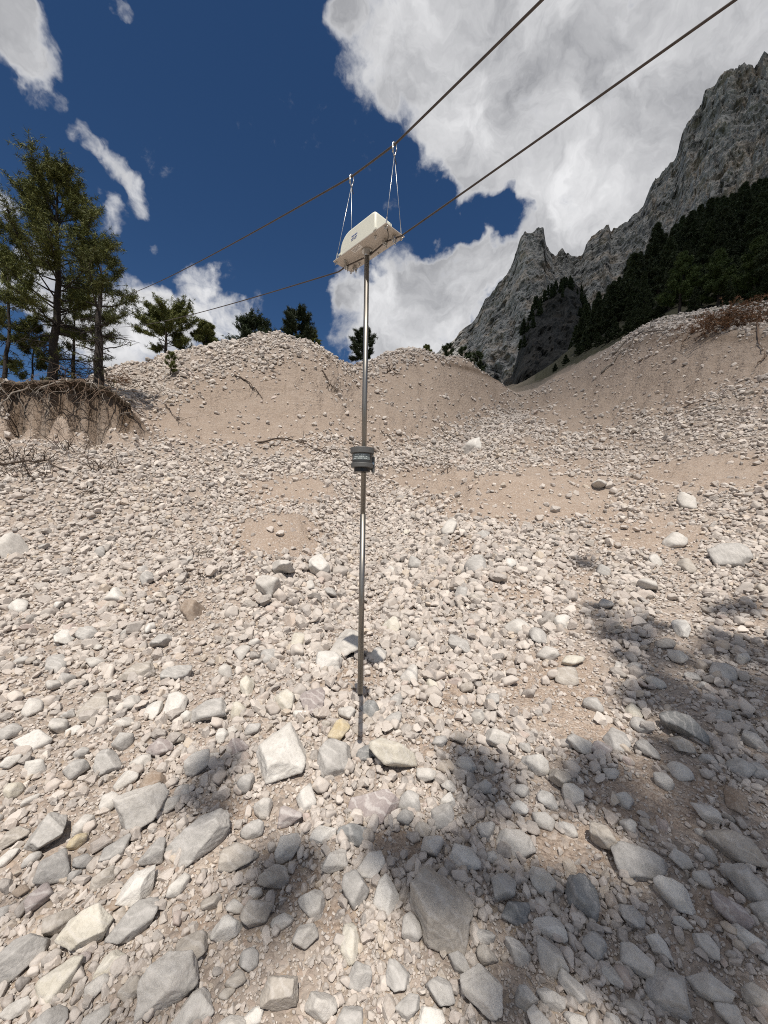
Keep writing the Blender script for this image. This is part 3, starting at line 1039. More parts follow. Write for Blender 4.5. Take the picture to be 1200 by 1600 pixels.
def hanger(P, corners, label):
    root = empty('wire_hanger', P, label, 'hanger', 'wire hangers of the instrument box')
    plan = plan_u
    side = np.cross(plan, ZX)
    an = np.linspace(0, 2 * math.pi, 29)
    # pear shaped snap hook hanging over the rope
    zz = .012 + np.cos(an) * .034
    xx = np.sin(an) * (.013 + .005 * np.cos(an))
    pts = side[None] * xx[:, None] + ZX[None] * (zz - .035)[:, None]
    MB().tube(pts, .0036, 8, False).build('carabiner', m_zinc, root, smooth=True)
    MB().tube([side * .011 + ZX * -.005, side * .011 + ZX * -.045], .0048, 8).build('carabiner_gate', m_zinc, root, smooth=True)
    low = np.array([0, 0, -.053])
    for c in corners:
        e = np.asarray(c) - P
        MB().tube([low, low + (e - low) * .5, e], .0013, 6).build('wire', m_wire, root, smooth=True)
        MB().tube([e + (low - e) * .02, e + (low - e) * .10], .0038, 6).build('crimp', m_zinc, root)
    tail = low + np.array([.012, .0, -.05])
    MB().tube([low, low + [.006, 0, -.03], tail], .0022, 6).build('wire_tail', m_black, root)


hanger(H1, (w_of((LP / 2 - .012, -WP / 2 + .012, .004)), w_of((LP / 2 - .012, WP / 2 - .012, .004))), 'pair of silver wires under the carabiner at the high end of the box')
hanger(H2, (w_of((-LP / 2 + .012, -WP / 2 + .012, .004)), w_of((-LP / 2 + .012, WP / 2 - .012, .004))), 'thin wires under the carabiner at the low far end of the box')

# ------------------------------------------------------------------ trees


def needle_mat(name, a, b_, c):
    mt, t, bs = mat_new(name)
    g = t.n('ShaderNodeNewGeometry')
    oi = t.n('ShaderNodeObjectInfo')
    co = t.n('ShaderNodeTexCoord').outputs['Object']
    f = t.math('ADD', t.math('MULTIPLY', g.outputs['Random Per Island'], .5), t.math('MULTIPLY', t.noise(co, 1.6, 3.0), .6))
    cc = t.ramp(f, [(.2, a), (.55, b_), (.9, c)])
    hs_ = t.n('ShaderNodeHueSaturation')
    t.put(hs_.inputs['Value'], t.range(oi.outputs['Random'], 0, 1, .75, 1.2))
    t.link(cc, hs_.inputs['Color'])
    t.link(hs_.outputs[0], bs.inputs['Base Color'])
    bs.inputs['Roughness'].default_value = 0.6
    bs.inputs['Specular IOR Level'].default_value = 0.25
    return mt


m_pine = needle_mat('pine_needles', (.038, .050, .013), (.090, .104, .025), (.160, .160, .048))
m_dark = needle_mat('spruce_needles', (.014, .024, .010), (.030, .046, .018), (.058, .072, .028))
m_larch = needle_mat('larch_needles', (.030, .052, .014), (.055, .085, .022), (.085, .115, .035))
m_dry = needle_mat('dry_needles', (.10, .05, .022), (.17, .085, .04), (.24, .13, .07))
m_bark = simple_mat('pine_bark', (.032, .025, .021), .95, 0, .55, 9.0, .02)
m_barkg = simple_mat('grey_deadwood', (.20, .175, .15), .95, 0, .35, 14.0, .01)
m_root = simple_mat('root_bark', (.15, .105, .075), .95, 0, .45, 12.0, .01)
m_twig = simple_mat('dark_twig', (.075, .055, .042), .95, 0, .4, 12.0, .005)


def needles(P, D, n_, ln, wd, rg, spread=.9):
    """needle blades for many tufts at once -> V, T"""
    P, D = np.asarray(P, float), np.asarray(D, float)
    k = len(P)
    P = np.repeat(P, n_, 0)
    D = np.repeat(D, n_, 0)
    R_ = rg.normal(size=(k * n_, 3))
    R_ /= np.linalg.norm(R_, axis=1)[:, None]
    d = D * (1 - .35 * spread) + R_ * spread
    d /= np.linalg.norm(d, axis=1)[:, None] + 1e-9
    L = ln * rg.uniform(.65, 1.25, (k * n_, 1))
    S = np.cross(d, rg.normal(size=(k * n_, 3)))
    S /= np.linalg.norm(S, axis=1)[:, None] + 1e-9
    P = P + rg.normal(size=P.shape) * ln * .18
    V = np.stack([P - S * wd, P + S * wd, P + d * L], 1).reshape(-1, 3)
    return V, np.arange(k * n_ * 3).reshape(-1, 3)


def curve(a, d, L, k, rg, up=0.0, wob=.12):
    """a wandering twig"""
    pts = [np.asarray(a, float)]
    d = np.asarray(d, float)
    d = d / np.linalg.norm(d)
    for i in range(k):
        d = d + rg.normal(size=3) * wob + np.array([0, 0, up])
        d /= np.linalg.norm(d)
        pts.append(pts[-1] + d * L / k)
    return np.array(pts)


def make_tree(H, crown0, R_, seed, kind='pine', nb=46, r0=.16, tufts=4, nn=13, ln=.16, wd=.012, bare=0, lean=(0, 0), extra=None, flat=.75, nd=None, sides=8):
    """-> (trunk mesh builder, crown vertices, crown triangles), base at the origin"""
    rg = np.random.default_rng(seed)
    wood = MB()
    k = 12
    zz = np.linspace(-.5, H, k)
    wob = np.cumsum(rg.normal(size=(k, 2)) * .012 * H, 0)
    wob -= wob[0]
    tr = np.stack([wob[:, 0] * .6 + lean[0] * (zz / H) ** 1.3 * (zz > 0), wob[:, 1] * .6 + lean[1] * (zz / H) ** 1.3 * (zz > 0), zz], 1)
    tr[np.isnan(tr)] = 0
    rad = r0 * np.clip(1 - zz / H * .96, .03, 1) ** .8
    rad[0] *= 1.35
    rad[1] *= 1.1
    wood.tube(tr, rad, max(sides, 7))

    def at(f):
        z = f * H
        return np.array([np.interp(z, zz, tr[:, 0]), np.interp(z, zz, tr[:, 1]), z])
    TP, TD = [], []

    def leafy(pts, L, from_f=.3, dens=1.0):
        m = max(2, int(tufts * dens * (2 + L * 2.2)))
        for q in range(m):
            f = rg.uniform(from_f, 1.0)
            i = min(int(f * (len(pts) - 1)), len(pts) - 2)
            a = pts[i] + (pts[i + 1] - pts[i]) * (f * (len(pts) - 1) - i)
            dr = pts[i + 1] - pts[i]
            dr = dr / (np.linalg.norm(dr) + 1e-9)
            if kind == 'pine':
                sd = rg.normal(size=3) * np.array([1, 1, .55])
                tw = curve(a, dr * .5 + sd * .6 + [0, 0, .25], L * rg.uniform(.14, .34), 3, rg, .10, .2)
            else:
                sd = rg.normal(size=3) * np.array([1, 1, .25])
                tw = curve(a, dr * .8 + sd * .55 + [0, 0, -.12], L * rg.uniform(.12, .30), 3, rg, -.05, .12)
            wood.tube(tw, [.010 * L * .5 + .003, .006, .004, .003], 3, False)
            for j in (1, 2, 3):
                TP.append(tw[j])
                TD.append(tw[j] - tw[j - 1])
                if kind != 'pine' or rg.random() < .5:
                    TP.append((tw[j] + tw[j - 1]) / 2)
                    TD.append(tw[j] - tw[j - 1])
    for i in range(nb):
        f = crown0 + (1 - crown0) * ((i + rg.random()) / nb) ** .92
        u = (f - crown0) / (1 - crown0)
        az = i * 2.399 + rg.normal() * .35
        if kind == 'pine':
            L = R_ * (1 - u ** 2.2) ** .6 * rg.uniform(.55, 1.1) * (.55 + .45 * min(1, u * 5 + .2)) + .12 * R_
            el = .05 + .75 * u + rg.normal() * .16
            up = .04 + .05 * u
        elif kind == 'larch':
            L = R_ * (1 - u) ** .75 * rg.uniform(.7, 1.1) + .05 * R_
            el, up = .05 + .4 * u + rg.normal() * .1, .04
        else:
            L = R_ * (1 - u) ** .85 * rg.uniform(.75, 1.1) + .04 * R_
            el, up = -.22 + .7 * u + rg.normal() * .08, .045
        d = np.array([math.cos(az) * math.cos(el), math.sin(az) * math.cos(el), math.sin(el)])
        pts = curve(at(min(f, .985)), d, L, 6, rg, up, .10)
        wood.tube(pts, np.linspace(max(.008, r0 * .26 * (1 - u * .6)), .004, 7), 4, False)
        leafy(pts, L, .22 if kind != 'pine' else .38)
    for i in range(bare):                                  # dead lower branches
        f = rg.uniform(.06, max(.1, crown0 + .08))
        az = rg.uniform(0, 6.28)
        L = R_ * rg.uniform(.35, .95)
        d = np.array([math.cos(az), math.sin(az), rg.uniform(-.25, .25)])
        pts = curve(at(f), d, L, 7, rg, -.05, .2)
        wood.tube(pts, np.linspace(r0 * .16, .004, 8), 4, False)
        for q in range(6):
            j = rg.integers(1, 7)
            tw = curve(pts[j], rg.normal(size=3) * [1, 1, .6] + d * .6, L * rg.uniform(.15, .5), 4, rg, -.06, .25)
            wood.tube(tw, np.linspace(.010, .003, 5), 3, False)
            if rg.random() < .16:
                TP.append(tw[-1])
                TD.append(tw[-1] - tw[-2])
    for tgt, cr in (extra or []):                          # long limbs that end in a spray of needles
        tgt = np.asarray(tgt, float)
        hh = math.hypot(tgt[0], tgt[1])
        f = np.clip((tgt[2] - .25 * hh) / H, .2, .96)
        a = at(f)
        mid = (a + tgt) / 2 + np.array([0, 0, -.06 * hh]) + rg.normal(size=3) * .12
        s_ = np.linspace(0, 1, 8)[:, None]
        pts = (1 - s_) ** 2 * a + 2 * s_ * (1 - s_) * mid + s_ ** 2 * tgt
        wood.tube(pts, np.linspace(.022, .006, 8), 5, False)
        for q in range(int(4 + 30 * cr)):
            off = rg.normal(size=3) * [1, 1, .6]
            off = off / np.linalg.norm(off) * cr * rg.random() ** .5
            tw = curve(tgt - off * .15, off, np.linalg.norm(off), 3, rg, .03, .15)
            wood.tube(tw, [.009, .006, .004, .003], 3, False)
            for j in (1, 2, 3):
                TP.append(tw[j])
                TD.append(tw[j] - tw[j - 1])
    if not TP:
        return wood, None, None
    sp = .95 if kind == 'pine' else .7
    V, T = needles(TP, TD, nn, ln, wd, rg, sp)
    return wood, V, T


TREE_CACHE = {}


def place_tree(key, loc, label, cat='tree', group=None, name='pine_tree', scale=1.0, rz=0.0, leaf=None, bark=None, **kw):
    if key not in TREE_CACHE:
        wood, V, T = make_tree(**kw)
        F = [np.concatenate(wood.Q)]
        if wood.T:
            F.append(np.concatenate(wood.T))
        tm = mesh_np('trunk', np.concatenate(wood.V), F, True, bark or m_bark)
        cm = mesh_np('crown', V, T, False, leaf or m_pine) if V is not None else None
        TREE_CACHE[key] = (tm, cm)
    tm, cm = TREE_CACHE[key]
    root = empty(name, loc, label, cat, group)
    root.scale = (scale,) * 3
    root.rotation_euler = (0, 0, rz)
    obj('trunk', tm, root)
    if cm is not None:
        obj('crown', cm, root)
    return root


def stand(px, d, sink=.1):
    """a spot on the ground in the direction of a pixel column, d metres ahead"""
    P = unp(px, 600, d)
    for _ in range(4):
        z = hz(P[0], P[1])
        q = P - EYE
        P = unp(px, 800 - FPX * (z - EYE[2]) / d, d)
    return np.array([P[0], P[1], hz(P[0], P[1]) - sink])


def tall(px, d, top):
    b_ = stand(px, d)
    return b_, unp(px, top, d)[2] - b_[2]


# the left bank: two pines on the eroded edge, thin ones behind, young growth between
b0, h0 = tall(80, 14.6, 245)
bank_pine = place_tree('bank_pine', b0, 'tallest pine, full crown, on the root-hung bank edge', name='pine_tree', group='pines on the eroded bank',
                       H=h0 * .90, crown0=.26, R_=2.45, seed=5, nb=54, r0=.16, tufts=5, nn=12, ln=.16, wd=.010, bare=26, lean=(.25, 0))
b1, h1 = tall(152, 14.0, 395)
dead_pine = place_tree('dead_pine', b1, 'thin dark pine trunk with few needles where the cables end', name='pine_tree', group='pines on the eroded bank',
                       H=h1 * .93, crown0=.5, R_=1.5, seed=12, nb=13, r0=.17, tufts=3, nn=12, ln=.15, wd=.010, bare=26)
b2, h2 = tall(5, 15.5, 400)
place_tree('side_pine', b2, 'slender pine at the photo edge beside the tallest pine', name='pine_tree', group='pines on the eroded bank',
           H=h2, crown0=.35, R_=1.2, seed=31, nb=16, r0=.09, tufts=4, nn=12, ln=.16, wd=.010, bare=14)
b3, h3 = tall(112, 17.0, 452)
place_tree('thicket_pine', b3, 'scraggy bare-limbed pine between the tall pine and dark trunk', name='pine_tree', group='pines on the eroded bank',
           H=h3, crown0=.3, R_=1.5, seed=44, nb=14, r0=.08, tufts=3, nn=10, ln=.15, wd=.010, bare=34)
b4, h4 = tall(48, 16.2, 515)
place_tree('young_pine', b4, 'low green young pine under the tallest pine', name='pine_tree', group='pines on the eroded bank',
           H=h4, crown0=.08, R_=1.15, seed=48, nb=22, r0=.05, tufts=4, nn=12, ln=.15, wd=.010, bare=4)
b5, h5 = tall(-75, 15.5, 300)
place_tree('bank_pine_b', b5, 'leaning pine whose branches reach in from the photo edge', name='pine_tree', group='pines on the eroded bank',
           H=h5 * .8, crown0=.3, R_=1.9, seed=61, nb=22, r0=.12, tufts=3, nn=10, ln=.17, wd=.011, bare=14)

# pines on and behind the gravel hill
b6, h6 = tall(259, 27.5, 482)
place_tree('hill_pine', b6, 'broad-crowned pine on the shoulder of the gravel hill', group='pines behind the gravel hill',
           H=h6 * .86, crown0=.30, R_=2.4, seed=71, nb=30, r0=.13, tufts=5, nn=12, ln=.2, wd=.016, bare=3)
for px, d, top, lab, key, R_ in ((322, 29, 525, 'small pine tip beside the broad-crowned pine on the hill', 'hp1', .9), (398, 36, 508, 'low pine crown showing over the hill crest', 'hp2', 2.3),
                                 (463, 35, 493, 'dark pine standing out above the top of the gravel hill', 'hp3', 2.0), (568, 42, 522, 'pine in the dip between the two gravel humps', 'hp4', 1.9),
                                 (665, 60, 541, 'tiny pine tip over the second gravel hump', 'hp5', 1.2), (483, 37, 525, 'smaller pine at the flank of the dark hilltop pine', 'hp6', 1.5)):
    bb, hh = tall(px, d, top)
    hh = max(hh, 2.0)
    place_tree(key, bb, lab, group='pines behind the gravel hill', leaf=m_dark if px in (463, 568, 398) else m_pine, H=hh, crown0=.22, R_=R_, seed=int(px), nb=30, r0=.10, tufts=5, nn=12, ln=.22, wd=.02)
bs = hit(267, 590)
place_tree('sapling', bs, 'lone little pine sapling on the hill face below the crest', group='pines behind the gravel hill', H=1.25, crown0=.2, R_=.42, seed=91, nb=14, r0=.03, tufts=3, nn=9, ln=.10, wd=.010)
for px, d, top, lab in ((700, 95, 540, 'round dark bush at the foot of the jagged wall'), (722, 100, 545, 'wider dark bush next to the round one below the wall'), (745, 110, 552, 'low bush below the wall beside the hump edge')):
    bb, hh = tall(px, d, top)
    place_tree('far_bush%d' % px, bb, lab, group='bushes below the wall', leaf=m_dark, H=max(hh, 3.), crown0=.1, R_=3.0, seed=int(px), nb=26, r0=.12, tufts=3, nn=10, ln=.45, wd=.05)

# the wood on the right
WOOD = [(1062, 44, 398, 'larch', 'pale green larch standing free before the dark wood'), (1030, 72, 348, 'spruce', ''), (1004, 62, 425, 'spruce', ''), (985, 66, 462, 'spruce', ''),
        (966, 80, 475, 'spruce', ''), (1085, 76, 330, 'spruce', ''), (1112, 80, 308, 'spruce', ''), (1140, 62, 325, 'spruce', ''), (1166, 74, 298, 'spruce', ''), (1190, 60, 305, 'spruce', ''),
        (1222, 66, 278, 'spruce', ''), (1122, 42, 392, 'larch', 'greenish larch in front of the wood above the brown brush heap'), (1182, 38, 372, 'larch', 'green larch at the photo edge over the brown brush heap'),
        (1216, 36, 345, 'spruce', ''), (950, 90, 512, 'spruce', ''), (1044, 54, 410, 'spruce', ''), (1096, 46, 415, 'spruce', ''), (1150, 43, 400, 'spruce', ''), (976, 72, 492, 'spruce', ''),
        (1016, 50, 452, 'spruce', ''), (934, 96, 526, 'spruce', ''), (1250, 44, 330, 'spruce', ''), (1075, 58, 375, 'spruce', ''), (1130, 55, 360, 'spruce', ''), (1200, 48, 350, 'spruce', ''),
        (1050, 64, 372, 'spruce', ''), (1000, 85, 430, 'spruce', ''), (1105, 64, 345, 'spruce', ''), (1160, 90, 288, 'spruce', ''), (1205, 84, 280, 'spruce', ''), (1020, 84, 385, 'spruce', ''),
        (960, 70, 505, 'spruce', ''), (990, 54, 480, 'spruce', ''), (918, 105, 540, 'spruce', ''), (1172, 52, 372, 'spruce', ''), (1085, 40, 450, 'spruce', ''), (1140, 38, 440, 'spruce', ''),
        (1030, 46, 470, 'spruce', ''), (1195, 36, 420, 'spruce', ''), (1000, 48, 500, 'bush', ''), (965, 56, 530, 'bush', ''), (935, 66, 548, 'bush', ''), (905, 80, 560, 'bush', ''), (885, 90, 572, 'bush', ''), (918, 72, 552, 'bush', ''), (950, 60, 540, 'bush', ''), (982, 52, 514, 'bush', ''), (868, 104, 580, 'bush', ''), (1012, 47, 505, 'bush', '')]
vr = random.Random(5)
wood_rows = {}
for i, (px, d, top, kd, lab) in enumerate(WOOD):
    bb, hh = tall(px, d, top)
    hh = max(hh, 2.5)
    v = i % 4
    if kd == 'larch':
        place_tree('larch%d' % i, bb, lab, group='trees of the wood above the bank', name='larch_tree', leaf=m_larch, H=hh, crown0=.16, R_=max(2.2, hh * .27), seed=200 + i, kind='larch', nb=54, r0=.16, tufts=4, nn=10, ln=.28, wd=.022)
    else:
        base_h_ = 10.0
        s = hh / base_h_
        key = ('spruce%d' % v) if kd == 'spruce' else 'bush'
        r = place_tree(key, bb, lab or 'dark conifer in the shaded wood above the bank', group='trees of the wood above the bank', name='spruce_tree' if kd == 'spruce' else 'conifer_bush', scale=s, rz=vr.uniform(0, 6.28),
                       leaf=m_dark, H=base_h_, crown0=.08 if kd == 'spruce' else .02, R_=(2.3, 2.8, 2.0, 2.5)[v] if kd == 'spruce' else 4.0, seed=300 + v, kind='spruce', nb=64, r0=.17, tufts=4, nn=9, ln=.36, wd=.035)
        wood_rows.setdefault('bush' if kd == 'bush' else ('front' if d < 50 else 'middle' if d < 70 else 'back'), []).append((px, r))

NTH = ['first', 'second', 'third', 'fourth', 'fifth', 'sixth', 'seventh', 'eighth', 'ninth', 'tenth', 'eleventh', 'twelfth', 'thirteenth', 'fourteenth', 'fifteenth', 'sixteenth', 'seventeenth', 'eighteenth']
for row, lst in wood_rows.items():
    for k_, (px, r) in enumerate(sorted(lst, key=lambda q: q[0])):
        r['label'] = ('low dark conifer bush at the edge of the wood, %s from the channel' if row == 'bush' else 'dark conifer in the ' + row + ' row of the wood, %s from the channel') % NTH[k_]

# the far wood on the slopes, one dense mass
FN = 760
fx = rng.uniform(770, 1330, FN * 3)
fd = np.exp(rng.uniform(math.log(72), math.log(225), FN * 3))
FP = np.array([unp(a, 600, d_) for a, d_ in zip(fx, fd)])
FP[:, 2] = height(FP[:, 0], FP[:, 1])
fpx, fpy = proj(FP)
ok = (np.hypot(FP[:, 0], FP[:, 1]) < 232) & (fx > np.interp(fd, [70, 110, 225], [965, 905, 885]))
FP = FP[ok][:FN]
knoll = bpy.data.objects['rocky_hill']
kv = np.array([v.co[:] for v in knoll.data.vertices])
kx, ky = proj(kv)
sel = np.where((kx > 812) & (kx < 1000) & (ky < np.interp(kx, [812, 850, 895, 920, 1000], [560, 486, 456, 520, 560])))[0]
sel2 = np.where((kx > 905) & (kx < 1010) & (ky > 470) & (ky < 590))[0]
FP = np.concatenate([FP, kv[rng.choice(sel, 120)], kv[rng.choice(sel2, 260)]])
FS = np.where(np.arange(len(FP)) < FN, np.minimum(np.exp(rng.normal(size=len(FP)) * .3) * .82, 1.25), rng.uniform(.5, 1.3, len(FP)))


def gn_scatter(name, P, S, R, variants, idx, label, kind='stuff'):
    """one object that repeats the variant meshes on its points"""
    src = bpy.data.collections.new(name + '_source')
    for v in variants:
        src.objects.link(v)
    me = bpy.data.meshes.new(name)
    me.vertices.add(len(P))
    me.vertices.foreach_set('co', np.asarray(P, np.float32).ravel())
    for nm, arr, typ, key in (('size', S, 'FLOAT_VECTOR', 'vector'), ('turn', R, 'FLOAT_VECTOR', 'vector'), ('which', idx, 'INT', 'value')):
        a = me.attributes.new(nm, typ, 'POINT')
        a.data.foreach_set(key, np.asarray(arr, np.int32 if typ == 'INT' else np.float32).ravel())
    o = obj(name, me)
    g = bpy.data.node_groups.new(name + '_scatter', 'GeometryNodeTree')
    g.interface.new_socket('Geometry', in_out='INPUT', socket_type='NodeSocketGeometry')
    g.interface.new_socket('Geometry', in_out='OUTPUT', socket_type='NodeSocketGeometry')
    gi, go = g.nodes.new('NodeGroupInput'), g.nodes.new('NodeGroupOutput')
    ci = g.nodes.new('GeometryNodeCollectionInfo')
    ci.inputs['Collection'].default_value = src
    ci.inputs['Separate Children'].default_value = True
    ip = g.nodes.new('GeometryNodeInstanceOnPoints')

    def attr(nm, typ):
        q = g.nodes.new('GeometryNodeInputNamedAttribute')
        q.data_type = typ
        q.inputs['Name'].default_value = nm
        return next(s_ for s_ in q.outputs if s_.enabled and s_.name == 'Attribute')
    mp_ = g.nodes.new('GeometryNodeMeshToPoints')
    g.links.new(gi.outputs[0], mp_.inputs['Mesh'])
    g.links.new(mp_.outputs[0], ip.inputs['Points'])
    g.links.new(ci.outputs[0], ip.inputs['Instance'])
    ip.inputs['Pick Instance'].default_value = True
    g.links.new(attr('which', 'INT'), ip.inputs['Instance Index'])
    e2r = g.nodes.new('FunctionNodeEulerToRotation')
    g.links.new(attr('turn', 'FLOAT_VECTOR'), e2r.inputs[0])
    g.links.new(e2r.outputs[0], ip.inputs['Rotation'])
    g.links.new(attr('size', 'FLOAT_VECTOR'), ip.inputs['Scale'])
    g.links.new(ip.outputs[0], go.inputs[0])
    md = o.modifiers.new('scatter', 'NODES')
    md.node_group = g
    tag(o, label, kind=kind)
    return o


vs = []
for v in range(3):
    wood, Vn, Tn = make_tree(H=9.0, crown0=.05, R_=(2.2, 2.6, 1.9)[v], seed=500 + v, kind='spruce', nb=34, r0=.16, tufts=3, nn=7, ln=.55, wd=.07)
    vs.append(bpy.data.objects.new('far_spruce', mesh_np('far_spruce', Vn, Tn, False, m_dark)))
gn_scatter('forest', FP - [0, 0, .3], np.repeat(FS[:, None], 3, 1), np.stack([0 * FS, 0 * FS, rng.uniform(0, 6.28, len(FS))], 1), vs, rng.integers(0, 3, len(FS)), 'dark conifer wood on the slopes below the wall')

# two pines behind the photographer; their boughs shade the stones in front
SH = [(1000, 1005, .40), (1075, 985, .5), (1150, 1000, .5), (1185, 1075, .45), (1105, 1060, .45), (1015, 1065, .35), (1185, 950, .4), (1150, 1140, .35), (960, 1010, .25),
      (1040, 1225, .30), (985, 1185, .22), (1075, 1290, .30), (1120, 1250, .2), (1030, 1130, .25), (760, 1190, .11), (735, 1225, .10), (765, 1250, .09), (700, 1330, .12), (640, 1385, .12), (665, 1335, .09),
      (830, 1385, .2), (860, 1425, .2), (960, 1490, .25), (1005, 1520, .25), (1060, 1590, .2), (870, 1480, .14), (1105, 1445, .25), (1155, 1490, .25), (1185, 1570, .25),
      (1120, 1610, .2), (1180, 1390, .18), (700, 1410, .12), (800, 1590, .12),
      (340, 1205, .11), (318, 1250, .08), (415, 1372, .11), (440, 1405, .10), (480, 1360, .07), (620, 1330, .06)]
tA, tB = np.array([3.6, -6.2]), np.array([-2.6, -7.6])
exA, exB = [], []
sr = np.random.default_rng(21)
baseA = np.array([tA[0], tA[1], hz(*tA) - .1])
baseB = np.array([tB[0], tB[1], hz(*tB) - .1])
SH2 = []
for px, py, cr in SH:
    for q in range(2 if (px < 600 or py > 1350) else 3):
        SH2.append((min(px + sr.normal() * 190 * cr, 1230), py + sr.normal() * 130 * cr, cr * sr.uniform(.35, .7) * (1 if px > 600 else .8)))
for px, py, cr in SH2 + [(1190, 1210, .16), (1195, 1330, .16), (1150, 1430, .16), (1190, 1480, .18), (1080, 1380, .12)]:
    g = hit(px, py)
    hgt_ = 13.0 + sr.uniform(0, 6.0) * (1 if g[0] > .15 else .35)
    P = g + TO_SUN / TO_SUN[2] * hgt_
    (exA if g[0] > 0.15 else exB).append((P - (baseA if g[0] > 0.15 else baseB), cr))
place_tree('shade_a', baseA, 'tall pine behind the camera shading the gravel', group='pines behind the photographer', H=21.0, crown0=.75, R_=1.2, seed=801, nb=10, r0=.24, tufts=3, nn=12, ln=.16, wd=.010, extra=exA)
place_tree('shade_b', baseB, 'second pine behind the camera casting thin dapples', group='pines behind the photographer', H=15.5, crown0=.85, R_=.6, seed=802, nb=6, r0=.2, tufts=2, nn=10, ln=.15, wd=.010, extra=exB)

# ------------------------------------------------------------------ roots, fallen branches, brush


def drape(pxy, lift=.03, k=26, seed=0, wob=.03):
    """a line laid on the ground along pixels of the photograph"""
    rg = np.random.default_rng(seed)
    W = np.array([hit(*p) for p in pxy])
    s = np.linspace(0, len(W) - 1, k)
    P = np.stack([np.interp(s, np.arange(len(W)), W[:, i]) for i in range(3)], 1)
    P[:, :2] += np.cumsum(rg.normal(size=(k, 2)), 0) * wob * .5
    P[:, 2] = height(P[:, 0], P[:, 1]) + lift + np.abs(np.sin(np.linspace(0, 9, k) + seed)) * lift
    return P


def twiggy(mb, P, r, rg, n_=6, L=.5):
    mb.tube(P, np.linspace(r, r * .25, len(P)), 6)
    for q in range(n_):
        j = rg.integers(2, len(P) - 1)
        d = P[j] - P[j - 1]
        tw = curve(P[j], d / (np.linalg.norm(d) + 1e-9) + rg.normal(size=3) * [.8, .8, .5] + [0, 0, .15], L * rg.uniform(.4, 1.1), 5, rg, -.03, .22)
        mb.tube(tw, np.linspace(r * .45, r * .12, 6), 4, False)


BR = [([(397, 556), (418, 566), (440, 588)], .045, 'bare fallen trunk lying down the upper hill face'), ([(366, 588), (388, 600), (412, 626)], .05, 'tangled dark root stock half way up the hill'),
      ([(503, 578), (512, 598), (527, 614)], .045, 'dark root snag on the flank of the hill by the dip'), ([(401, 693), (457, 689), (500, 707), (545, 731)], .05, 'long thin branch reaching towards the grey sensor'),
      ([(258, 635), (270, 648), (284, 666)], .03, 'short stick on the bare soil of the hill'), ([(596, 676), (609, 684), (624, 694)], .03, 'stick on the slope just beyond the pole'),
      ([(790, 667), (806, 655), (824, 645)], .04, 'stick in the upper channel bed'), ([(690, 742), (705, 735), (716, 728)], .03, 'bent dark stick beyond the sandy mound'),
      ([(0, 728), (40, 731), (80, 732), (143, 757)], .045, 'long dead bough at the foot of the root-hung bank'), ([(600, 584), (612, 583), (623, 588)], .08, 'dark turf and root clump on the second hump')]
for i, (pxy, r, lab) in enumerate(BR):
    rg = np.random.default_rng(900 + i)
    P = drape(pxy, .05, 22, i, .05)
    mb = MB()
    twiggy(mb, P, r * (.8 if P[0, 1] < 20 else 1.0), rg, 9, .55 if P[0, 1] < 15 else 1.0)
    c = P[0].copy()
    tag(mb.build('fallen_branch', m_twig if i not in (0, 6) else m_barkg, loc=c, off=c, smooth=True), lab, 'branch', 'dead branches on the gravel')

# the undercut sod along the bank edge
tv = np.linspace(-.92, -.585, 420)
nz_ = fbm(np.stack([tv * 60, 0 * tv, 0 * tv], 1), 6, .75, 4) * 1.4
er = RC + .10 * np.sin(tv * 19) + .12 * np.sin(tv * 47 + 1) + .12 * np.sin(tv * 113) + .08 * np.sin(tv * 223 + 2) + (tv + .75) * -13.0
prof = [(.9, -.14), (.5, -.06), (.2, -.02), (.0, .0), (-.12, .0), (-.22, -.02), (-.30, -.05), (-.32, -.09), (-.27, -.13), (-.16, -.17), (.0, -.22), (.3, -.34), (.9, -.4)]
fade = np.clip((tv + .92) / .03, 0, 1) * np.clip((-.585 - tv) / .05, 0, 1)
zt = height((er + .7) * np.sin(tv), (er + .7) * np.cos(tv))
zt = np.convolve(np.pad(zt, 30, mode='edge'), np.ones(61) / 61, mode='valid')
V = []
for k_, (dr, dz) in enumerate(prof):
    rr_ = er + np.where(dr < 0, dr * (.75 + .9 * nz_) * fade, dr)
    wob_ = fbm(np.stack([tv * 150, np.full_like(tv, k_ * .7), 0 * tv], 1), 5, .75, 6) * .11
    V.append(np.stack([rr_ * np.sin(tv), rr_ * np.cos(tv), zt + dz * (.4 + .6 * fade) + wob_], 1))
G = np.stack(V)
i_, j_ = np.meshgrid(np.arange(len(prof) - 1), np.arange(len(tv) - 1), indexing='ij')
a = (i_ * len(tv) + j_).ravel()
sod = obj('sod_overhang', mesh_np('sod_overhang', G.reshape(-1, 3), np.stack([a, a + 1, a + len(tv) + 1, a + len(tv)], 1), True, simple_mat('dark_sod', (.085, .065, .045), 1.0, 0, .6, 7.0, .06)))
tag(sod, 'dark undercut sod edge under the pines on the bank', kind='structure')

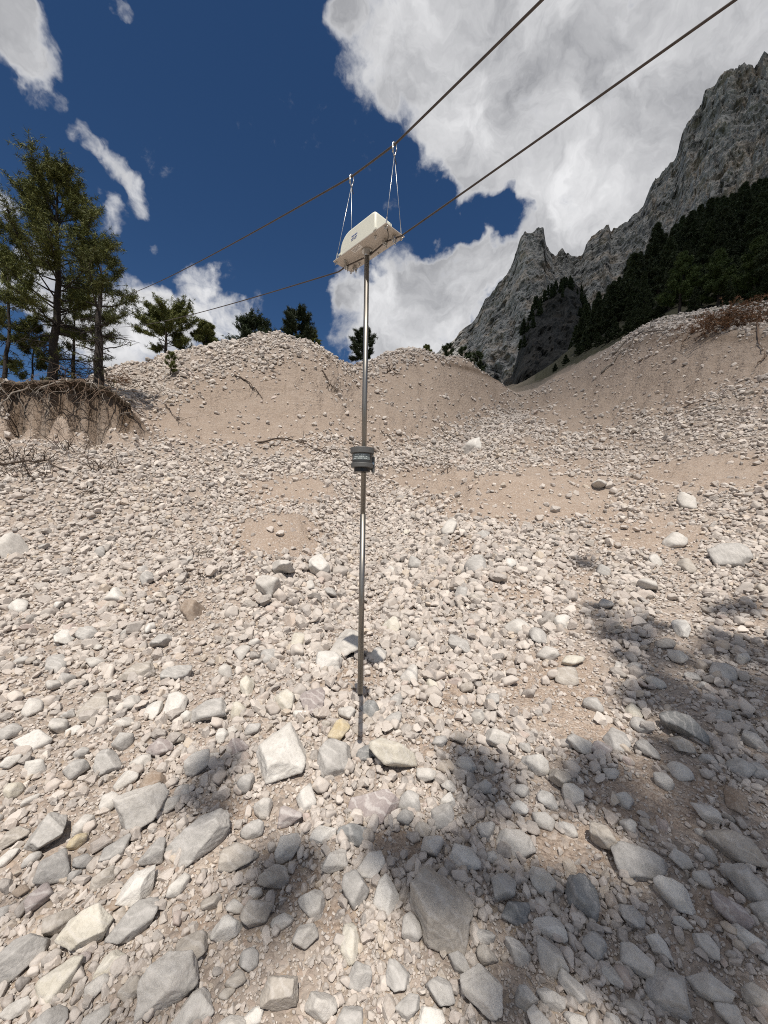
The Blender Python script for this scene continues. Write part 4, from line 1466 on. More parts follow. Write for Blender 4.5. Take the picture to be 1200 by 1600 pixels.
# roots hanging from the eroded bank edge, parts of the pines above
rg = np.random.default_rng(77)
edges = []
for px in np.linspace(-10, 205, 64):
    py = 604 + (px > 150) * (px - 150) * .25 + rg.normal() * 4
    edges.append((px, py))
for i, (px, py) in enumerate(edges):
    t_ = math.atan2(*(unp(px, 640, 1.0) - EYE)[:2])
    edge_r = RC + .10 * math.sin(t_ * 19) + .12 * math.sin(t_ * 47 + 1) + .12 * math.sin(t_ * 113) + .08 * math.sin(t_ * 223 + 2) + (t_ + .75) * -13.0
    rtop = edge_r - rg.uniform(-.1, .35)
    top = np.array([rtop * math.sin(t_), rtop * math.cos(t_), 0])
    top[2] = hz((edge_r + .7) * math.sin(t_), (edge_r + .7) * math.cos(t_)) - rg.uniform(.0, .25)
    out = -np.array([math.sin(t_), math.cos(t_), 0])
    L = rg.uniform(.5, 2.6)
    pts = [top + out * -.2]
    d = out + np.array([0, 0, .2])
    side = np.array([out[1], -out[0], 0])
    for k_ in range(12):
        d = d + rg.normal(size=3) * .32 + np.array([0, 0, -.22]) + side * rg.normal() * .2
        d /= np.linalg.norm(d)
        q = pts[-1] + d * L / 12
        zf = hz(q[0], q[1]) + .02
        if q[2] < zf:
            q[2] = zf + rg.uniform(0, .03)
            d[2] = max(d[2], -.2)
        pts.append(q)
    mb = MB()
    r = rg.uniform(.006, .02) if i % 6 else rg.uniform(.03, .045)
    mb.tube(pts, np.linspace(r, .003, 13), 5)
    for q in range(rg.integers(2, 6)):
        j = rg.integers(3, 12)
        tw = curve(pts[j], rg.normal(size=3) * .7 + [0, 0, -.6] + out * .5, L * rg.uniform(.15, .45), 5, rg, -.06, .3)
        tw[:, 2] = np.maximum(tw[:, 2], height(tw[:, 0], tw[:, 1]) + .015)
        mb.tube(tw, np.linspace(r * .5, .002, 6), 4, False)
    par, pb = (dead_pine, b1) if px > 110 else (bank_pine, b0)
    mb.build('root', m_root if i % 3 else m_barkg, par, off=pb, smooth=True)
# dead bushes and litter at the foot of that bank
for i, (px, py, hh, sp, n_, lab) in enumerate(((60, 745, .9, .9, 26, 'dry leafless shrub at the foot of the bank at the photo edge'), (20, 720, .9, .8, 22, 'leggy dry shrub below the tallest pine'), (165, 735, .75, .5, 16, 'small upright dry shrub below the dark pine trunk'),
                                               (318, 868, .40, .42, 34, 'dry twig bush lying among the stones'), (303, 905, .25, .12, 10, 'little tuft of dry stalks by the brown stone'), (110, 705, 1.0, .5, 14, 'thin dry saplings on the bare bank'),
                                               (155, 770, .4, .5, 20, 'matted twigs on the gravel below the bank'), (520, 612, 1.2, .9, 18, 'straggly roots under the crest by the dip'))):
    rg = np.random.default_rng(950 + i)
    P = hit(px, py)
    mb = MB()
    for q in range(n_):
        a = P * 0 + [rg.normal() * sp * .35, rg.normal() * sp * .3, -.03]
        flatk = .35 if i in (3, 6) else 1.0
        c = curve(a, rg.normal(size=3) * [.8, .8, .15] + [0, 0, .9 * flatk], hh * rg.uniform(.5, 1.2), 6, rg, -.05, .22)
        mb.tube(c, np.linspace(.008 if P[1] < 10 else .013, .003, 7), 4, False)
        for w_ in range(3):
            j = rg.integers(2, 6)
            tw = curve(c[j], rg.normal(size=3) + [0, 0, .3], hh * rg.uniform(.15, .4), 4, rg, 0, .25)
            mb.tube(tw, np.linspace(.005, .002, 5), 3, False)
    tag(mb.build('dead_shrub', m_twig if i != 3 else m_barkg, loc=P, smooth=True), lab, 'shrub', 'dead shrubs')

# right bank: brown brush heap, grey logs and dangling roots at the edge of the wood
rg = np.random.default_rng(990)
hc = hit(1150, 512)
heap = empty('brush_heap', hc, 'rusty brown heap of dead brush on the bank edge before the wood', 'brush')
mb = MB()
TP, TD = [], []
for q in range(260):
    a = np.array([rg.normal() * 1.25, rg.normal() * .7, rg.uniform(-.1, 1.35)])
    a[2] = a[2] * max(.15, 1 - (a[0] / 2.6) ** 2)
    c = curve(a, rg.normal(size=3) * [1, .7, .35] + [0.3, 0, .05], rg.uniform(.5, 1.4), 5, rg, -.03, .2)
    mb.tube(c, np.linspace(.016, .004, 6), 4, False)
    for j in range(1, 6):
        TP.append(c[j])
        TD.append(c[j] - c[j - 1])
mb.build('twigs', m_root, heap, smooth=True)
Vn, Tn = needles(TP, TD, 9, .16, .016, rg, .9)
obj('dry_needles', mesh_np('dry_needles', Vn, Tn, False, m_dry), heap)
for i, (pxy, r, mt_, lab) in enumerate((([(958, 556), (985, 530), (1012, 522), (1052, 516)], .13, m_barkg, 'grey fallen log along the crest of the bank'), ([(940, 585), (968, 555), (992, 534)], .10, m_barkg, 'second grey log lower on the crest of the bank'),
                                        ([(1092, 518), (1076, 524), (1066, 536), (1061, 550)], .07, m_root, 'dark hooked root hanging over the bank'), ([(1182, 500), (1186, 520), (1188, 538), (1196, 552)], .07, m_root, 'dark root hanging under the brown brush heap'),
                                        ([(1196, 560), (1192, 566), (1184, 574)], .05, m_root, 'broken root piece under the hanging root'), ([(1015, 512), (1016, 500), (1020, 492)], .05, m_barkg, 'pale stump snag on the crest of the bank'))):
    P = drape(pxy, .12 if i < 2 else .10, 18, 40 + i, .03)
    if i == 5:
        P = hit(1015, 518) + np.array([[0, 0, -.1], [.05, 0, .5], [.15, 0, .9], [.3, 0, 1.25]])
    mb = MB()
    twiggy(mb, P, r, rg, 3 if i < 2 else 4, .6)
    c = P[0].copy()
    tag(mb.build('fallen_log' if i < 2 else 'root_snag', mt_, loc=c, off=c, smooth=True), lab, 'log' if i < 2 else 'root', 'deadwood on the bank crest')
hc2 = hit(186, 600)
mb = MB()
TP, TD = [], []
for q in range(70):
    a = np.array([rg.normal() * .42, rg.normal() * .35, rg.uniform(-.05, .4)])
    c = curve(a, rg.normal(size=3) * [1, 1, .4], rg.uniform(.3, .8), 5, rg, -.03, .25)
    mb.tube(c, np.linspace(.012, .003, 6), 4, False)
    TP += list(c[1:])
    TD += list(c[1:] - c[:-1])
h2_ = empty('brush_heap', hc2, 'small brown twig heap beside the dark pine trunk', 'brush')
mb.build('twigs', m_root, h2_, smooth=True)
Vn, Tn = needles(TP, TD, 5, .10, .008, rg, .9)
obj('dry_needles', mesh_np('dry_needles', Vn, Tn, False, m_dry), h2_)

# ------------------------------------------------------------------ stones


def ico(sub):
    bm = bmesh.new()
    bmesh.ops.create_icosphere(bm, subdivisions=sub, radius=1.0)
    V = np.array([v.co[:] for v in bm.verts])
    F = np.array([[v.index for v in f.verts] for f in bm.faces])
    bm.free()
    return V / np.linalg.norm(V, axis=1)[:, None], F


ICO = {k_: ico(k_) for k_ in (2, 3, 4, 5)}


def rock_verts(seed, sub, aspect=(1, .8, .55), planes=13, p=26, rough=.035):
    """an angular broken stone: cut planes with worn edges, then grain"""
    rg = np.random.default_rng(seed)
    U, F = ICO[sub]
    N = rg.normal(size=(planes, 3))
    # push the cut planes apart so that they enclose the stone
    for _ in range(12):
        dmat = N[:, None] - N[None]
        N = N / np.linalg.norm(N, axis=1)[:, None]
        dist_ = (dmat ** 2).sum(-1) + 1e-3
        N = N + .03 * (dmat / dist_[..., None]).sum(1)
    N = N / np.linalg.norm(N, axis=1)[:, None]
    D = rg.uniform(.62, 1.0, planes)
    c = np.maximum(U @ N.T, 0) / D
    r = (c ** p).sum(1) ** (-1 / p)
    r = np.minimum(r, 1.45)
    P = U * r[:, None]
    P = P / np.abs(P).max(0)
    P = P * np.asarray(aspect)
    q = P * 2.4 + rg.uniform(-50, 50, 3)
    P = P * (1 + rough * fbm(q, 3 if sub < 4 else 5, .55, seed % 97)[:, None])
    if sub >= 4:                                             # split layers along one plane and chips
        lay = np.abs(((P @ N[0]) * 7 + .4 * fbm(q * .6, 2, .5, 5)) % 1 - .5) * 2
        P = P * (1 - rough * .22 * np.clip(1 - lay * 4, 0, 1)[:, None])
        P = P * (1 + rough * .35 * fbm(q * 3.0, 3, .6, 8, True)[:, None])
    return P, F


def stone_mat(name, palette=None, sat=1.0, veins=.25, stain=None):
    mt, t, b = mat_new(name)
    oi = t.n('ShaderNodeObjectInfo')
    co = t.n('ShaderNodeTexCoord').outputs['Object']
    off = t.vmath('SCALE', (37.0, 19.0, 53.0), scale=oi.outputs['Random'])
    nd = t.n('ShaderNodeVectorMath', operation='SCALE')
    nd.inputs[0].default_value = (37.0, 19.0, 53.0)
    t.link(oi.outputs['Random'], nd.inputs['Scale'])
    v = t.vmath('ADD', co, nd.outputs[0])
    if palette is None:
        c = rock_palette(t, oi.outputs['Random'])
        sc_n = 2.2
    else:
        c = None
        sc_n = 9.0
    big = t.noise(v, sc_n, 5.0, .6, .3)
    if palette is not None:
        c = t.mix(t.range(big, .35, .65), palette[0], palette[1])
    else:
        c = t.mix(t.range(big, .3, .7), c, t.mix(.5, c, (.62, .58, .54)))
        c = t.mix(t.range(big, .60, .72, 0, .28), c, (.38, .335, .295))
    fine = t.noise(v, sc_n * 9, 4.0, .7)
    c = t.mix(t.math('MULTIPLY', t.range(fine, .5, .75), .35), c, (.20, .185, .17))
    c = t.mix(t.math('MULTIPLY', t.range(fine, .5, .25), .30), c, (.66, .63, .59))
    if veins:
        wv = t.n('ShaderNodeTexWave', wave_type='BANDS', bands_direction='DIAGONAL')
        t.link(v, wv.inputs['Vector'])
        wv.inputs['Scale'].default_value = sc_n * .9
        wv.inputs['Distortion'].default_value = 9.0
        wv.inputs['Detail'].default_value = 4.0
        c = t.mix(t.math('MULTIPLY', t.range(wv.outputs['Fac'], .78, .98), veins), c, (.66, .63, .60) if stain is None else stain)
    t.link(c, b.inputs['Base Color'])
    b.inputs['Roughness'].default_value = .9
    b.inputs['Specular IOR Level'].default_value = .2
    h_ = t.math('ADD', t.math('MULTIPLY', big, .5), t.math('MULTIPLY', fine, .25))
    crk = t.voronoi(t.vmath('ADD', v, t.vmath('SCALE', t.noise(v, sc_n * 2, 3.0, color=True), scale=.25 / sc_n * 3)), sc_n * 1.1, 'DISTANCE_TO_EDGE')
    h_ = t.math('ADD', h_, t.math('MULTIPLY', t.range(crk, 0, .035), .05))
    h_ = t.math('ADD', h_, t.math('MULTIPLY', t.noise(v, sc_n * 30, 3.0, .7), .12))
    if palette is not None:
        bump(t, b, h_, .7, .012)
    return mt


SM = {
    'white': stone_mat('white_limestone', ((.54, .515, .475), (.70, .675, .635))),
    'pale': stone_mat('pale_grey_limestone', ((.46, .435, .40), (.60, .57, .53))),
    'grey': stone_mat('grey_limestone', ((.36, .345, .325), (.48, .46, .435))),
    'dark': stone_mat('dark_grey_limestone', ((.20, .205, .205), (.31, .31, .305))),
    'tan': stone_mat('tan_limestone', ((.36, .325, .285), (.48, .44, .39))),
    'cream': stone_mat('cream_limestone', ((.52, .48, .40), (.62, .585, .51))),
    'ochre': stone_mat('ochre_stone', ((.52, .42, .25), (.62, .54, .40)), veins=.1),
    'purple': stone_mat('purple_limestone', ((.32, .27, .26), (.43, .385, .37)), veins=.4),
    'brown': stone_mat('brown_stone', ((.27, .205, .155), (.38, .31, .25)), veins=.1),
}
m_any = stone_mat('mixed_limestone', None, veins=.12)

HERO = [  # pixel x, y, width, height, colour, label ('' = label made from its neighbours)
    (441, 1185, 76, 92, 'white', 'big chalk-white block with fractured face below the hanging pole'),
    (523, 1190, 58, 58, 'grey', 'square lilac-grey striated block beside the big white block'),
    (530, 1148, 38, 32, 'ochre', 'ochre yellow stone touching the tip of the pole shadow'),
    (618, 1190, 80, 52, 'cream', 'broad cream slab beyond the purple veined rock'),
    (588, 1258, 90, 52, 'purple', 'purple and white veined rock in front of the cream slab'),
    (553, 1303, 60, 36, 'dark', 'dark grey wedge in front of the purple veined rock'),
    (490, 1097, 40, 46, 'purple', 'upright purplish stone next to the bottom end of the pole'),
    (318, 1310, 108, 62, 'grey', 'long smooth grey rock lying across the slope, biggest of its row'),
    (370, 1343, 64, 50, 'tan', 'rounded tan-grey rock touching the long smooth grey rock'),
    (215, 1390, 74, 60, 'white', 'white wedge rock over a small brown stone'),
    (143, 1455, 80, 68, 'cream', 'cream angular rock nearer than the white wedge rock'),
    (222, 1270, 72, 62, 'pale', 'pale pointed rock left of the long smooth grey rock'),
    (240, 1225, 46, 40, 'brown', 'dull brown rock leaning on the pale pointed rock'),
    (265, 1535, 88, 85, 'pale', 'big pale rock with dark crack at the bottom edge'),
    (300, 1482, 46, 72, 'tan', 'upright tan slab behind the big pale cracked rock'),
    (210, 1445, 72, 48, 'grey', 'flat grey rock between the white wedge and cream angular rocks'),
    (85, 1360, 46, 60, 'grey', 'upright grey rock with greenish face on the gravel edge'),
    (690, 1425, 98, 138, 'tan', 'largest pointed tan-grey slab lying like a spearhead'),
    (757, 1550, 74, 92, 'pale', 'ridged pale rock nearer than the spearhead slab'),
    (688, 1550, 46, 60, 'grey', 'blunt grey rock beside the ridged pale rock'),
    (620, 1525, 44, 62, 'grey', 'smooth grey oval rock left of the blunt grey rock'),
    (548, 1470, 32, 74, 'cream', 'narrow yellowish cream bar-shaped stone'),
    (604, 1398, 38, 66, 'white', 'narrow white upright stone beside the spearhead slab'),
    (556, 1395, 52, 60, 'grey', 'grey split rock beside the narrow white stone'),
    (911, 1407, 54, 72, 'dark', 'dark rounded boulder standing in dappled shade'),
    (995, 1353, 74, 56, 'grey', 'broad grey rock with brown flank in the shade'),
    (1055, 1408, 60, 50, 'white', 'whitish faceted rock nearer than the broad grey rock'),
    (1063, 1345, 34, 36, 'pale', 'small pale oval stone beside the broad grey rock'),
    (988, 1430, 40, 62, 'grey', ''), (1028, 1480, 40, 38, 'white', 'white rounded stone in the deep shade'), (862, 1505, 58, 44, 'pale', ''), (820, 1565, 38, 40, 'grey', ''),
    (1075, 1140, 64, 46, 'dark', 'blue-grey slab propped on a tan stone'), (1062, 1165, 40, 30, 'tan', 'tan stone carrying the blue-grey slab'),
    (838, 1197, 48, 42, 'white', 'bright white angular stone at the edge of the shade'), (875, 1220, 32, 42, 'tan', ''), (893, 1245, 34, 34, 'pale', ''), (692, 1278, 38, 42, 'grey', ''),
    (701, 1255, 26, 26, 'white', ''), (1152, 1250, 30, 58, 'brown', 'dark reddish upright splinter beside pale gravel'),
    (1140, 868, 50, 38, 'grey', 'low grey boulder at the end of the shade on the right slope'), (1065, 985, 28, 28, 'white', 'lone pale stone inside the dark shade'),
    (737, 699, 36, 20, 'white', 'large white boulder far up in the channel'), (545, 1005, 56, 48, 'pale', 'pale rock behind the pole in the shadow of the box'),
    (612, 980, 28, 34, 'cream', 'cream round stone beside the pole'), (517, 1035, 46, 32, 'white', 'flat white rock just left of the pole'), (718, 1010, 36, 28, 'grey', ''),
    (300, 955, 38, 30, 'brown', 'brownish block by the tuft of dry stalks'), (22, 860, 46, 30, 'pale', 'broad pale rock at the photo edge below the bank'), (253, 1003, 36, 26, 'grey', ''), (100, 998, 30, 26, 'white', ''),
    (220, 1052, 58, 26, 'tan', 'low tan slab with brown side'), (388, 1073, 28, 34, 'cream', ''), (420, 925, 38, 34, 'pale', ''), (495, 890, 32, 36, 'white', 'white leaning stone by the sandy patch'),
    (438, 890, 42, 30, 'pale', ''), (147, 1105, 48, 32, 'tan', ''), (272, 1105, 40, 40, 'white', 'white split stone beside the white thin slab'), (328, 1115, 58, 36, 'grey', ''), (243, 1108, 26, 40, 'white', 'white thin slab on edge'),
    (52, 1160, 44, 38, 'white', ''), (857, 1025, 34, 24, 'pale', ''), (885, 1058, 36, 26, 'tan', ''), (808, 982, 38, 26, 'pale', ''), (1013, 918, 32, 22, 'pale', ''), (932, 760, 26, 16, 'pale', ''), (1055, 848, 30, 22, 'pale', ''),
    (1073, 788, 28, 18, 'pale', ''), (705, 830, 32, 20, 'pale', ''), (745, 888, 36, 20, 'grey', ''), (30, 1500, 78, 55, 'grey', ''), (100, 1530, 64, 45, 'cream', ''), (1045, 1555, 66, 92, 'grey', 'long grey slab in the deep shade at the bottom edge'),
    (1110, 1550, 58, 50, 'pale', ''), (1165, 1385, 62, 50, 'grey', ''), (1150, 1330, 72, 48, 'tan', ''), (300, 1585, 74, 44, 'pale', ''), (440, 1560, 62, 72, 'tan', ''), (500, 1578, 52, 44, 'pale', ''), (180, 1330, 44, 40, 'grey', ''),
    (170, 1255, 32, 44, 'pale', ''), (415, 1265, 34, 34, 'pale', ''), (395, 1300, 36, 30, 'grey', ''), (480, 1250, 34, 60, 'white', 'thin white splinter leaning by the big white block'), (640, 1255, 36, 40, 'grey', ''), (450, 1330, 48, 42, 'pale', ''),
    (640, 1455, 36, 50, 'pale', ''), (80, 1600, 60, 50, 'grey', ''), (1175, 1160, 44, 30, 'grey', ''), (1125, 1120, 40, 26, 'grey', ''), (20, 1240, 26, 34, 'cream', ''), (120, 1318, 30, 30, 'ochre', 'pinkish orange stone among grey gravel'),
    (640, 1060, 34, 26, 'pale', ''), (570, 1180, 28, 26, 'dark', 'small dark stone at the end of the pole shadow'), (35, 1395, 24, 20, 'brown', 'small rust-red stone near the photo edge'), (178, 1418, 30, 16, 'brown', 'rusty brown stone tucked under the white wedge rock'),
    (590, 1175, 30, 28, 'grey', ''), (760, 1300, 30, 36, 'grey', ''), (330, 1410, 30, 50, 'tan', ''), (390, 1500, 30, 44, 'grey', ''), (930, 1480, 36, 50, 'grey', ''), (1100, 1480, 40, 34, 'pale', ''), (785, 1385, 40, 60, 'grey', ''),
]
occupied = [(h_[0], h_[1], .5 * max(h_[2], h_[3])) for h_ in HERO]


def overlaps(px, py, r, k_=.82):
    for a, b_, c in occupied:
        if (px - a) ** 2 + (py - b_) ** 2 < (k_ * (r + c)) ** 2:
            return True
    return False


# more of the largest stones, spread as in the photograph: big in front, smaller up the channel
hr = np.random.default_rng(99)
extra_st = []
tries = 0
while len(extra_st) < 300 - len(HERO) and tries < 60000:
    tries += 1
    px = hr.uniform(-10, 1210)
    py = 820 + 790 * hr.random() ** .62
    w_ = (18 + 30 * ((py - 820) / 780) ** 1.1) * np.exp(hr.normal() * .22)
    if py < 1100 and hr.random() < .35:
        continue
    r = w_ * .5
    s = 0
    for cx, cy, rx, ry, kk in SOIL:
        s = max(s, kk * math.exp(-(((px - cx) / rx) ** 2 + ((py - cy) / ry) ** 2)))
    if hr.random() < s * .9 or overlaps(px, py, r):
        continue
    if abs(px - 566) < 14 and py < 1100:
        continue
    colr = hr.choice(['pale', 'pale', 'white', 'grey', 'grey', 'tan', 'cream', 'dark', 'purple'], p=[.24, .18, .12, .18, .12, .10, .03, .02, .01])
    extra_st.append((px, py, w_, w_ * hr.uniform(.62, 1.05), str(colr), ''))
    occupied.append((px, py, r))

STONES = []
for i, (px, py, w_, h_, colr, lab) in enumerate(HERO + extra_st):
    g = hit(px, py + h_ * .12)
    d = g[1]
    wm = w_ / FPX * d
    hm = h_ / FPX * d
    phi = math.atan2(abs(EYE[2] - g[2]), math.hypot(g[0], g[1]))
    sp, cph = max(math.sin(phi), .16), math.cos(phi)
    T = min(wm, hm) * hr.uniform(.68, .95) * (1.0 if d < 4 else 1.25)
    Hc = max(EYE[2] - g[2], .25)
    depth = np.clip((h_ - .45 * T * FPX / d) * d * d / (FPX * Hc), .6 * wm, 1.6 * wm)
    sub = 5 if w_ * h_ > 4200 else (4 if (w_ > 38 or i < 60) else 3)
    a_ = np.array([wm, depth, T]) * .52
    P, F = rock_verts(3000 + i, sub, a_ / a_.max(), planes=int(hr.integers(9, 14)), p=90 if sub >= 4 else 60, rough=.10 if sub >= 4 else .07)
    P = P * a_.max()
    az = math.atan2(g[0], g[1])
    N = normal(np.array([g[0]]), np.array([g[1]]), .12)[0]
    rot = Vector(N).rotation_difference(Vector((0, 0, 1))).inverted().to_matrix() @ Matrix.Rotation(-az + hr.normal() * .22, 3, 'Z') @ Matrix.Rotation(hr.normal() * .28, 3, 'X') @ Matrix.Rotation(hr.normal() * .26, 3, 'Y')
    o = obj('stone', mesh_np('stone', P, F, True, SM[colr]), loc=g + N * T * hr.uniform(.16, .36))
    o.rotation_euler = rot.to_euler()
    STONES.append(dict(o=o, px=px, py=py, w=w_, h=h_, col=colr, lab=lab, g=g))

# labels: the marked ones by their look, the rest by a marked neighbour and their rank beside it
SHORT = {0: 'big white block', 7: 'long smooth grey rock', 9: 'white wedge rock', 10: 'cream angular rock', 13: 'big pale cracked rock', 17: 'spearhead slab', 18: 'ridged pale rock', 21: 'yellowish bar-shaped stone', 24: 'dark rounded boulder',
         25: 'broad grey rock', 3: 'cream slab', 4: 'purple veined rock', 34: 'white shade-edge stone', 32: 'propped blue-grey slab', 40: 'low grey boulder', 43: 'pale rock behind the pole', 47: 'brownish block', 48: 'broad pale edge rock', 51: 'low tan slab',
         54: 'white leaning stone', 57: 'white split stone', 41: 'lone pale stone', 72: 'long grey shaded slab', 16: 'upright grey rock', 42: 'large white far boulder', 39: 'dark reddish splinter'}
WORDS = {'white': 'white', 'pale': 'pale grey', 'grey': 'grey', 'dark': 'dark grey', 'tan': 'tan', 'cream': 'cream', 'ochre': 'ochre', 'purple': 'purplish', 'brown': 'brown'}
ORD = ['', 'second ', 'third ', 'fourth ', 'fifth ', 'sixth ', 'seventh ', 'eighth ', 'ninth ', 'tenth ', 'eleventh ', 'twelfth ']
used = {}
todo = []
for i, s in enumerate(STONES):
    if s['lab']:
        s['o']['label'] = s['lab']
        used[s['lab']] = 1
        continue
    best = min(SHORT, key=lambda q: math.hypot(STONES[q]['px'] - s['px'], (STONES[q]['py'] - s['py']) * 1.2))
    L_ = STONES[best]
    dx, dy = s['px'] - L_['px'], s['py'] - L_['py']
    rel = ('to the right of' if dx > 0 else 'to the left of') if abs(dx) > abs(dy) * 1.1 else ('nearer than' if dy > 0 else 'beyond')
    sh = 'flat' if s['h'] < .7 * s['w'] else ('upright' if s['h'] > 1.15 * s['w'] else 'blocky')
    todo.append((best, rel, WORDS[s['col']], sh, math.hypot(dx, dy), i))
todo.sort(key=lambda q: (q[0], q[1], q[2], q[3], q[4]))
cnt = {}
for best, rel, wd_, sh, dd, i in todo:
    key = (best, rel, wd_, sh)
    cnt[key] = cnt.get(key, 0) + 1
seen = {}
for best, rel, wd_, sh, dd, i in todo:
    key = (best, rel, wd_, sh)
    k_ = seen.get(key, 0)
    seen[key] = k_ + 1
    if cnt[key] > 1:
        lab = '%s %s stone, %sclosest %s the %s' % (wd_, sh, ORD[min(k_, 11)], rel, SHORT[best])
    else:
        lab = '%s %s stone %s the %s' % (wd_, sh, rel, SHORT[best])
    STONES[i]['o']['label'] = lab
for s in STONES:
    s['o']['category'] = 'stone'
    s['o']['group'] = 'larger stones lying in the channel'

# the countless smaller stones: one object
NV = 22
variants = []
for v in range(NV):
    P, F = rock_verts(7000 + v, 3, (1, rng.uniform(.62, .95), rng.uniform(.5, .85)), planes=int(rng.integers(7, 11)), p=44, rough=.06)
    variants.append(bpy.data.objects.new('small_stone', mesh_np('small_stone', P, F, v % 3 == 0, m_any)))


def euler_of(M):
    sy = np.hypot(M[:, 0, 0], M[:, 1, 0])
    return np.stack([np.arctan2(M[:, 2, 1], M[:, 2, 2]), np.arctan2(-M[:, 2, 0], sy), np.arctan2(M[:, 1, 0], M[:, 0, 0])], 1)


def scatter(n_, lr0, lr1, pxmin, pxmax, seed, th_max=RAD(57), expo=2.0, min_m=.006, cap_m=.5, soilk=.93):
    """n_ stones, evenly dense in the picture; sizes by a power law between a pixel range"""
    rg = np.random.default_rng(seed)
    th = rg.uniform(-th_max, th_max, n_)
    r = np.exp(rg.uniform(lr0, lr1, n_))
    x, y = r * np.sin(th), r * np.cos(th)
    z = height(x, y)
    fk = np.interp(y, [4, 8, 14, 24], [1, .72, .55, .46])
    smin = np.maximum(pxmin * np.interp(y, [4, 12], [1, .66]) * y / FPX, min_m)
    smax = np.minimum(pxmax * fk * y / FPX, cap_m)
    smax = np.maximum(smax, smin * 1.02)
    u = rg.random(n_)
    e = expo
    s = (smin ** -e + u * (smax ** -e - smin ** -e)) ** (-1 / e)
    so = soil_at(x, y, z)
    spx = s / y * FPX
    pr_ = np.clip(1 - soilk * np.clip(so * 1.5 - .1, 0, 1) * np.clip(.82 + spx / 20, 0, 1), 0, 1)
    q = np.stack([x, y, 0 * x], 1)
    sc_ = np.clip(4.5 / np.maximum(r, 1), .25, 1.6)[:, None]
    cl_ = fbm(q * sc_ * .9, 3, .6, 301) + .6 * fbm(q * sc_ * [3.2, 1.6, 1], 2, .5, 302)
    pr_ = pr_ * np.clip(np.interp(r, [4, 9], [.70, .84]) + np.interp(r, [4, 9], [1.9, 1.6]) * cl_ * np.clip((spx - 4) / 8, .3, 1), .05, 1)
    px, py = proj(np.stack([x, y, z], 1))
    ok_ = (rg.random(n_) < pr_) & (py < 1680) & (px > -120) & (px < 1320)
    N = normal(x, y, .08)
    ok_ &= N[:, 2] > .45
    return x[ok_], y[ok_], z[ok_], s[ok_], N[ok_], rg


parts = [scatter(98000, math.log(1.0), math.log(48), 5.2, 24, 1, expo=1.8),
         scatter(5200, math.log(1.0), math.log(7), 12, 30, 4, expo=1.2),
         scatter(42000, math.log(1.0), math.log(6.5), 2.6, 9, 2, expo=1.6, min_m=.005, soilk=.6),
         scatter(56000, math.log(5.5), math.log(55), 5.0, 17, 3, expo=1.9, soilk=.97)]
x, y, z, s, N = [np.concatenate([q[i] for q in parts]) for i in range(5)]
n = len(x)
rg = np.random.default_rng(11)
# leave the places of the large stones free
hp = np.array([[q['px'], q['py'], .42 * min(q['w'], q['h'])] for q in STONES])
px, py = proj(np.stack([x, y, z], 1))
free = np.ones(n, bool)
for a, b_, c in hp:
    free &= (px - a) ** 2 + (py - b_) ** 2 > c * c
x, y, z, s, N = x[free], y[free], z[free], s[free], N[free]
n = len(x)
yaw = rg.uniform(0, 6.283, n)
tl = rg.normal(size=(n, 2)) * .5
N2 = N + np.stack([tl[:, 0], tl[:, 1], np.zeros(n)], 1)
N2 /= np.linalg.norm(N2, axis=1)[:, None]
X = np.stack([np.cos(yaw), np.sin(yaw), np.zeros(n)], 1)
X = X - N2 * (X * N2).sum(1)[:, None]
X /= np.linalg.norm(X, axis=1)[:, None]
Y = np.cross(N2, X)
M = np.stack([X, Y, N2], 2)
eu = euler_of(M)
sz = s[:, None] * .5 * np.stack([rg.uniform(.9, 1.15, n), rg.uniform(.8, 1.15, n), rg.uniform(.75, 1.25, n)], 1)
P = np.stack([x, y, z], 1) + N * (s * .5 * rg.uniform(.12, .72, n))[:, None]
gn_scatter('gravel', P, sz, eu, variants, rg.integers(0, NV, n), 'countless small pale limestone fragments covering the channel')
print('small stones', n)

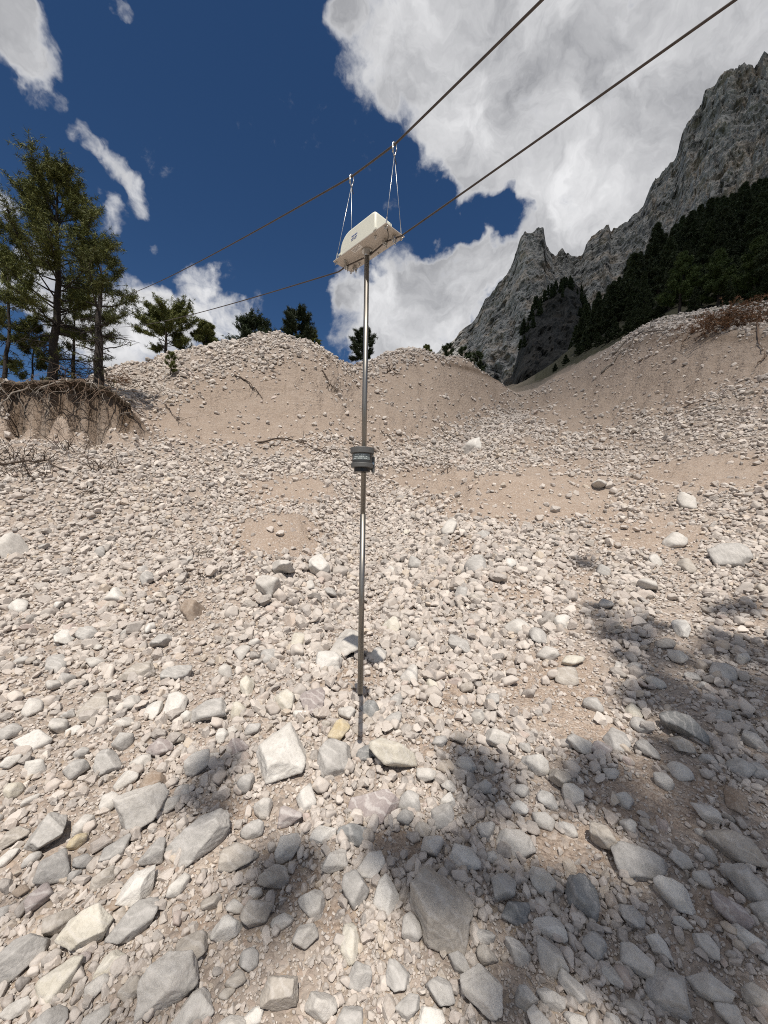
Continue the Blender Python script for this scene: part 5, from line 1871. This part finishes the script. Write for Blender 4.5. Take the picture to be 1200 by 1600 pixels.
# ------------------------------------------------------------------ unseen cloud, added and shaped to shade the wall and the wood
zc = 1850.0
gyv = np.array([-150, -60, 0, 12, 24, 32, 38, 46, 56, 70, 90, 120, 160, 220, 320, 450, 600, 800, 1000, 1200, 1400, 1600, 1800, 1950.])
xl = np.interp(gyv, [-150, 10, 26, 32, 40, 52, 70, 120, 220, 600, 1400, 1950], [120, 60, 33, 28, 28, 33, 40, 62, 80, 130, 230, 330])
ss = np.concatenate([[0, .004, .012, .03, .06], np.linspace(.1, 1, 16)])
TOPV, BOTV = [], []
for j, (yy, x0_) in enumerate(zip(gyv, xl)):
    yc = yy - .5 * zc
    for s_ in ss:
        xx = x0_ + s_ * (1750 - x0_)
        e = min(1, s_ * 30) * min(1, (1 - s_) * 12) * min(1, (yy + 150) / 60) * min(1, (1950 - yy) / 120)
        q = np.array([[xx * .004, yc * .004, 3.3]])
        th_ = e * (150 + 60 * float(fbm(q, 3, .5, 71)[0]))
        TOPV.append([xx, yc, zc + th_ + 1])
        BOTV.append([xx, yc, zc - .35 * th_ - 1 - 10 * e * float(fbm(q * 3, 2, .5, 72)[0])])
nj, ns_ = len(gyv), len(ss)
nn_ = nj * ns_
V = np.array(TOPV + BOTV)
Q = []
for j in range(nj - 1):
    for i in range(ns_ - 1):
        a = j * ns_ + i
        Q.append([a, a + 1, a + ns_ + 1, a + ns_])
        Q.append([nn_ + a, nn_ + a + ns_, nn_ + a + ns_ + 1, nn_ + a + 1])
for j in range(nj - 1):
    for i in (0, ns_ - 1):
        a = j * ns_ + i
        q = [a, a + ns_, nn_ + a + ns_, nn_ + a]
        Q.append(q if i == 0 else q[::-1])
for i in range(ns_ - 1):
    for j in (0, nj - 1):
        a = j * ns_ + i
        q = [a + 1, a, nn_ + a, nn_ + a + 1]
        Q.append(q if j == 0 else q[::-1])
m_cloud = bpy.data.materials.new('cloud_vapour')
m_cloud.use_nodes = True
ct = m_cloud.node_tree
ct.nodes.clear()
pv = ct.nodes.new('ShaderNodeVolumePrincipled')
pv.inputs['Color'].default_value = (.97, .97, .98, 1)
pv.inputs['Density'].default_value = .010
pv.inputs['Anisotropy'].default_value = .3
om = ct.nodes.new('ShaderNodeOutputMaterial')
ct.links.new(pv.outputs[0], om.inputs['Volume'])
m_cloud.cycles.homogeneous_volume = True
cl = obj('cloud', mesh_np('cloud', V, np.array(Q), True, m_cloud))
tag(cl, 'unseen broad cloud added to shade the wall and the wood', kind='stuff')
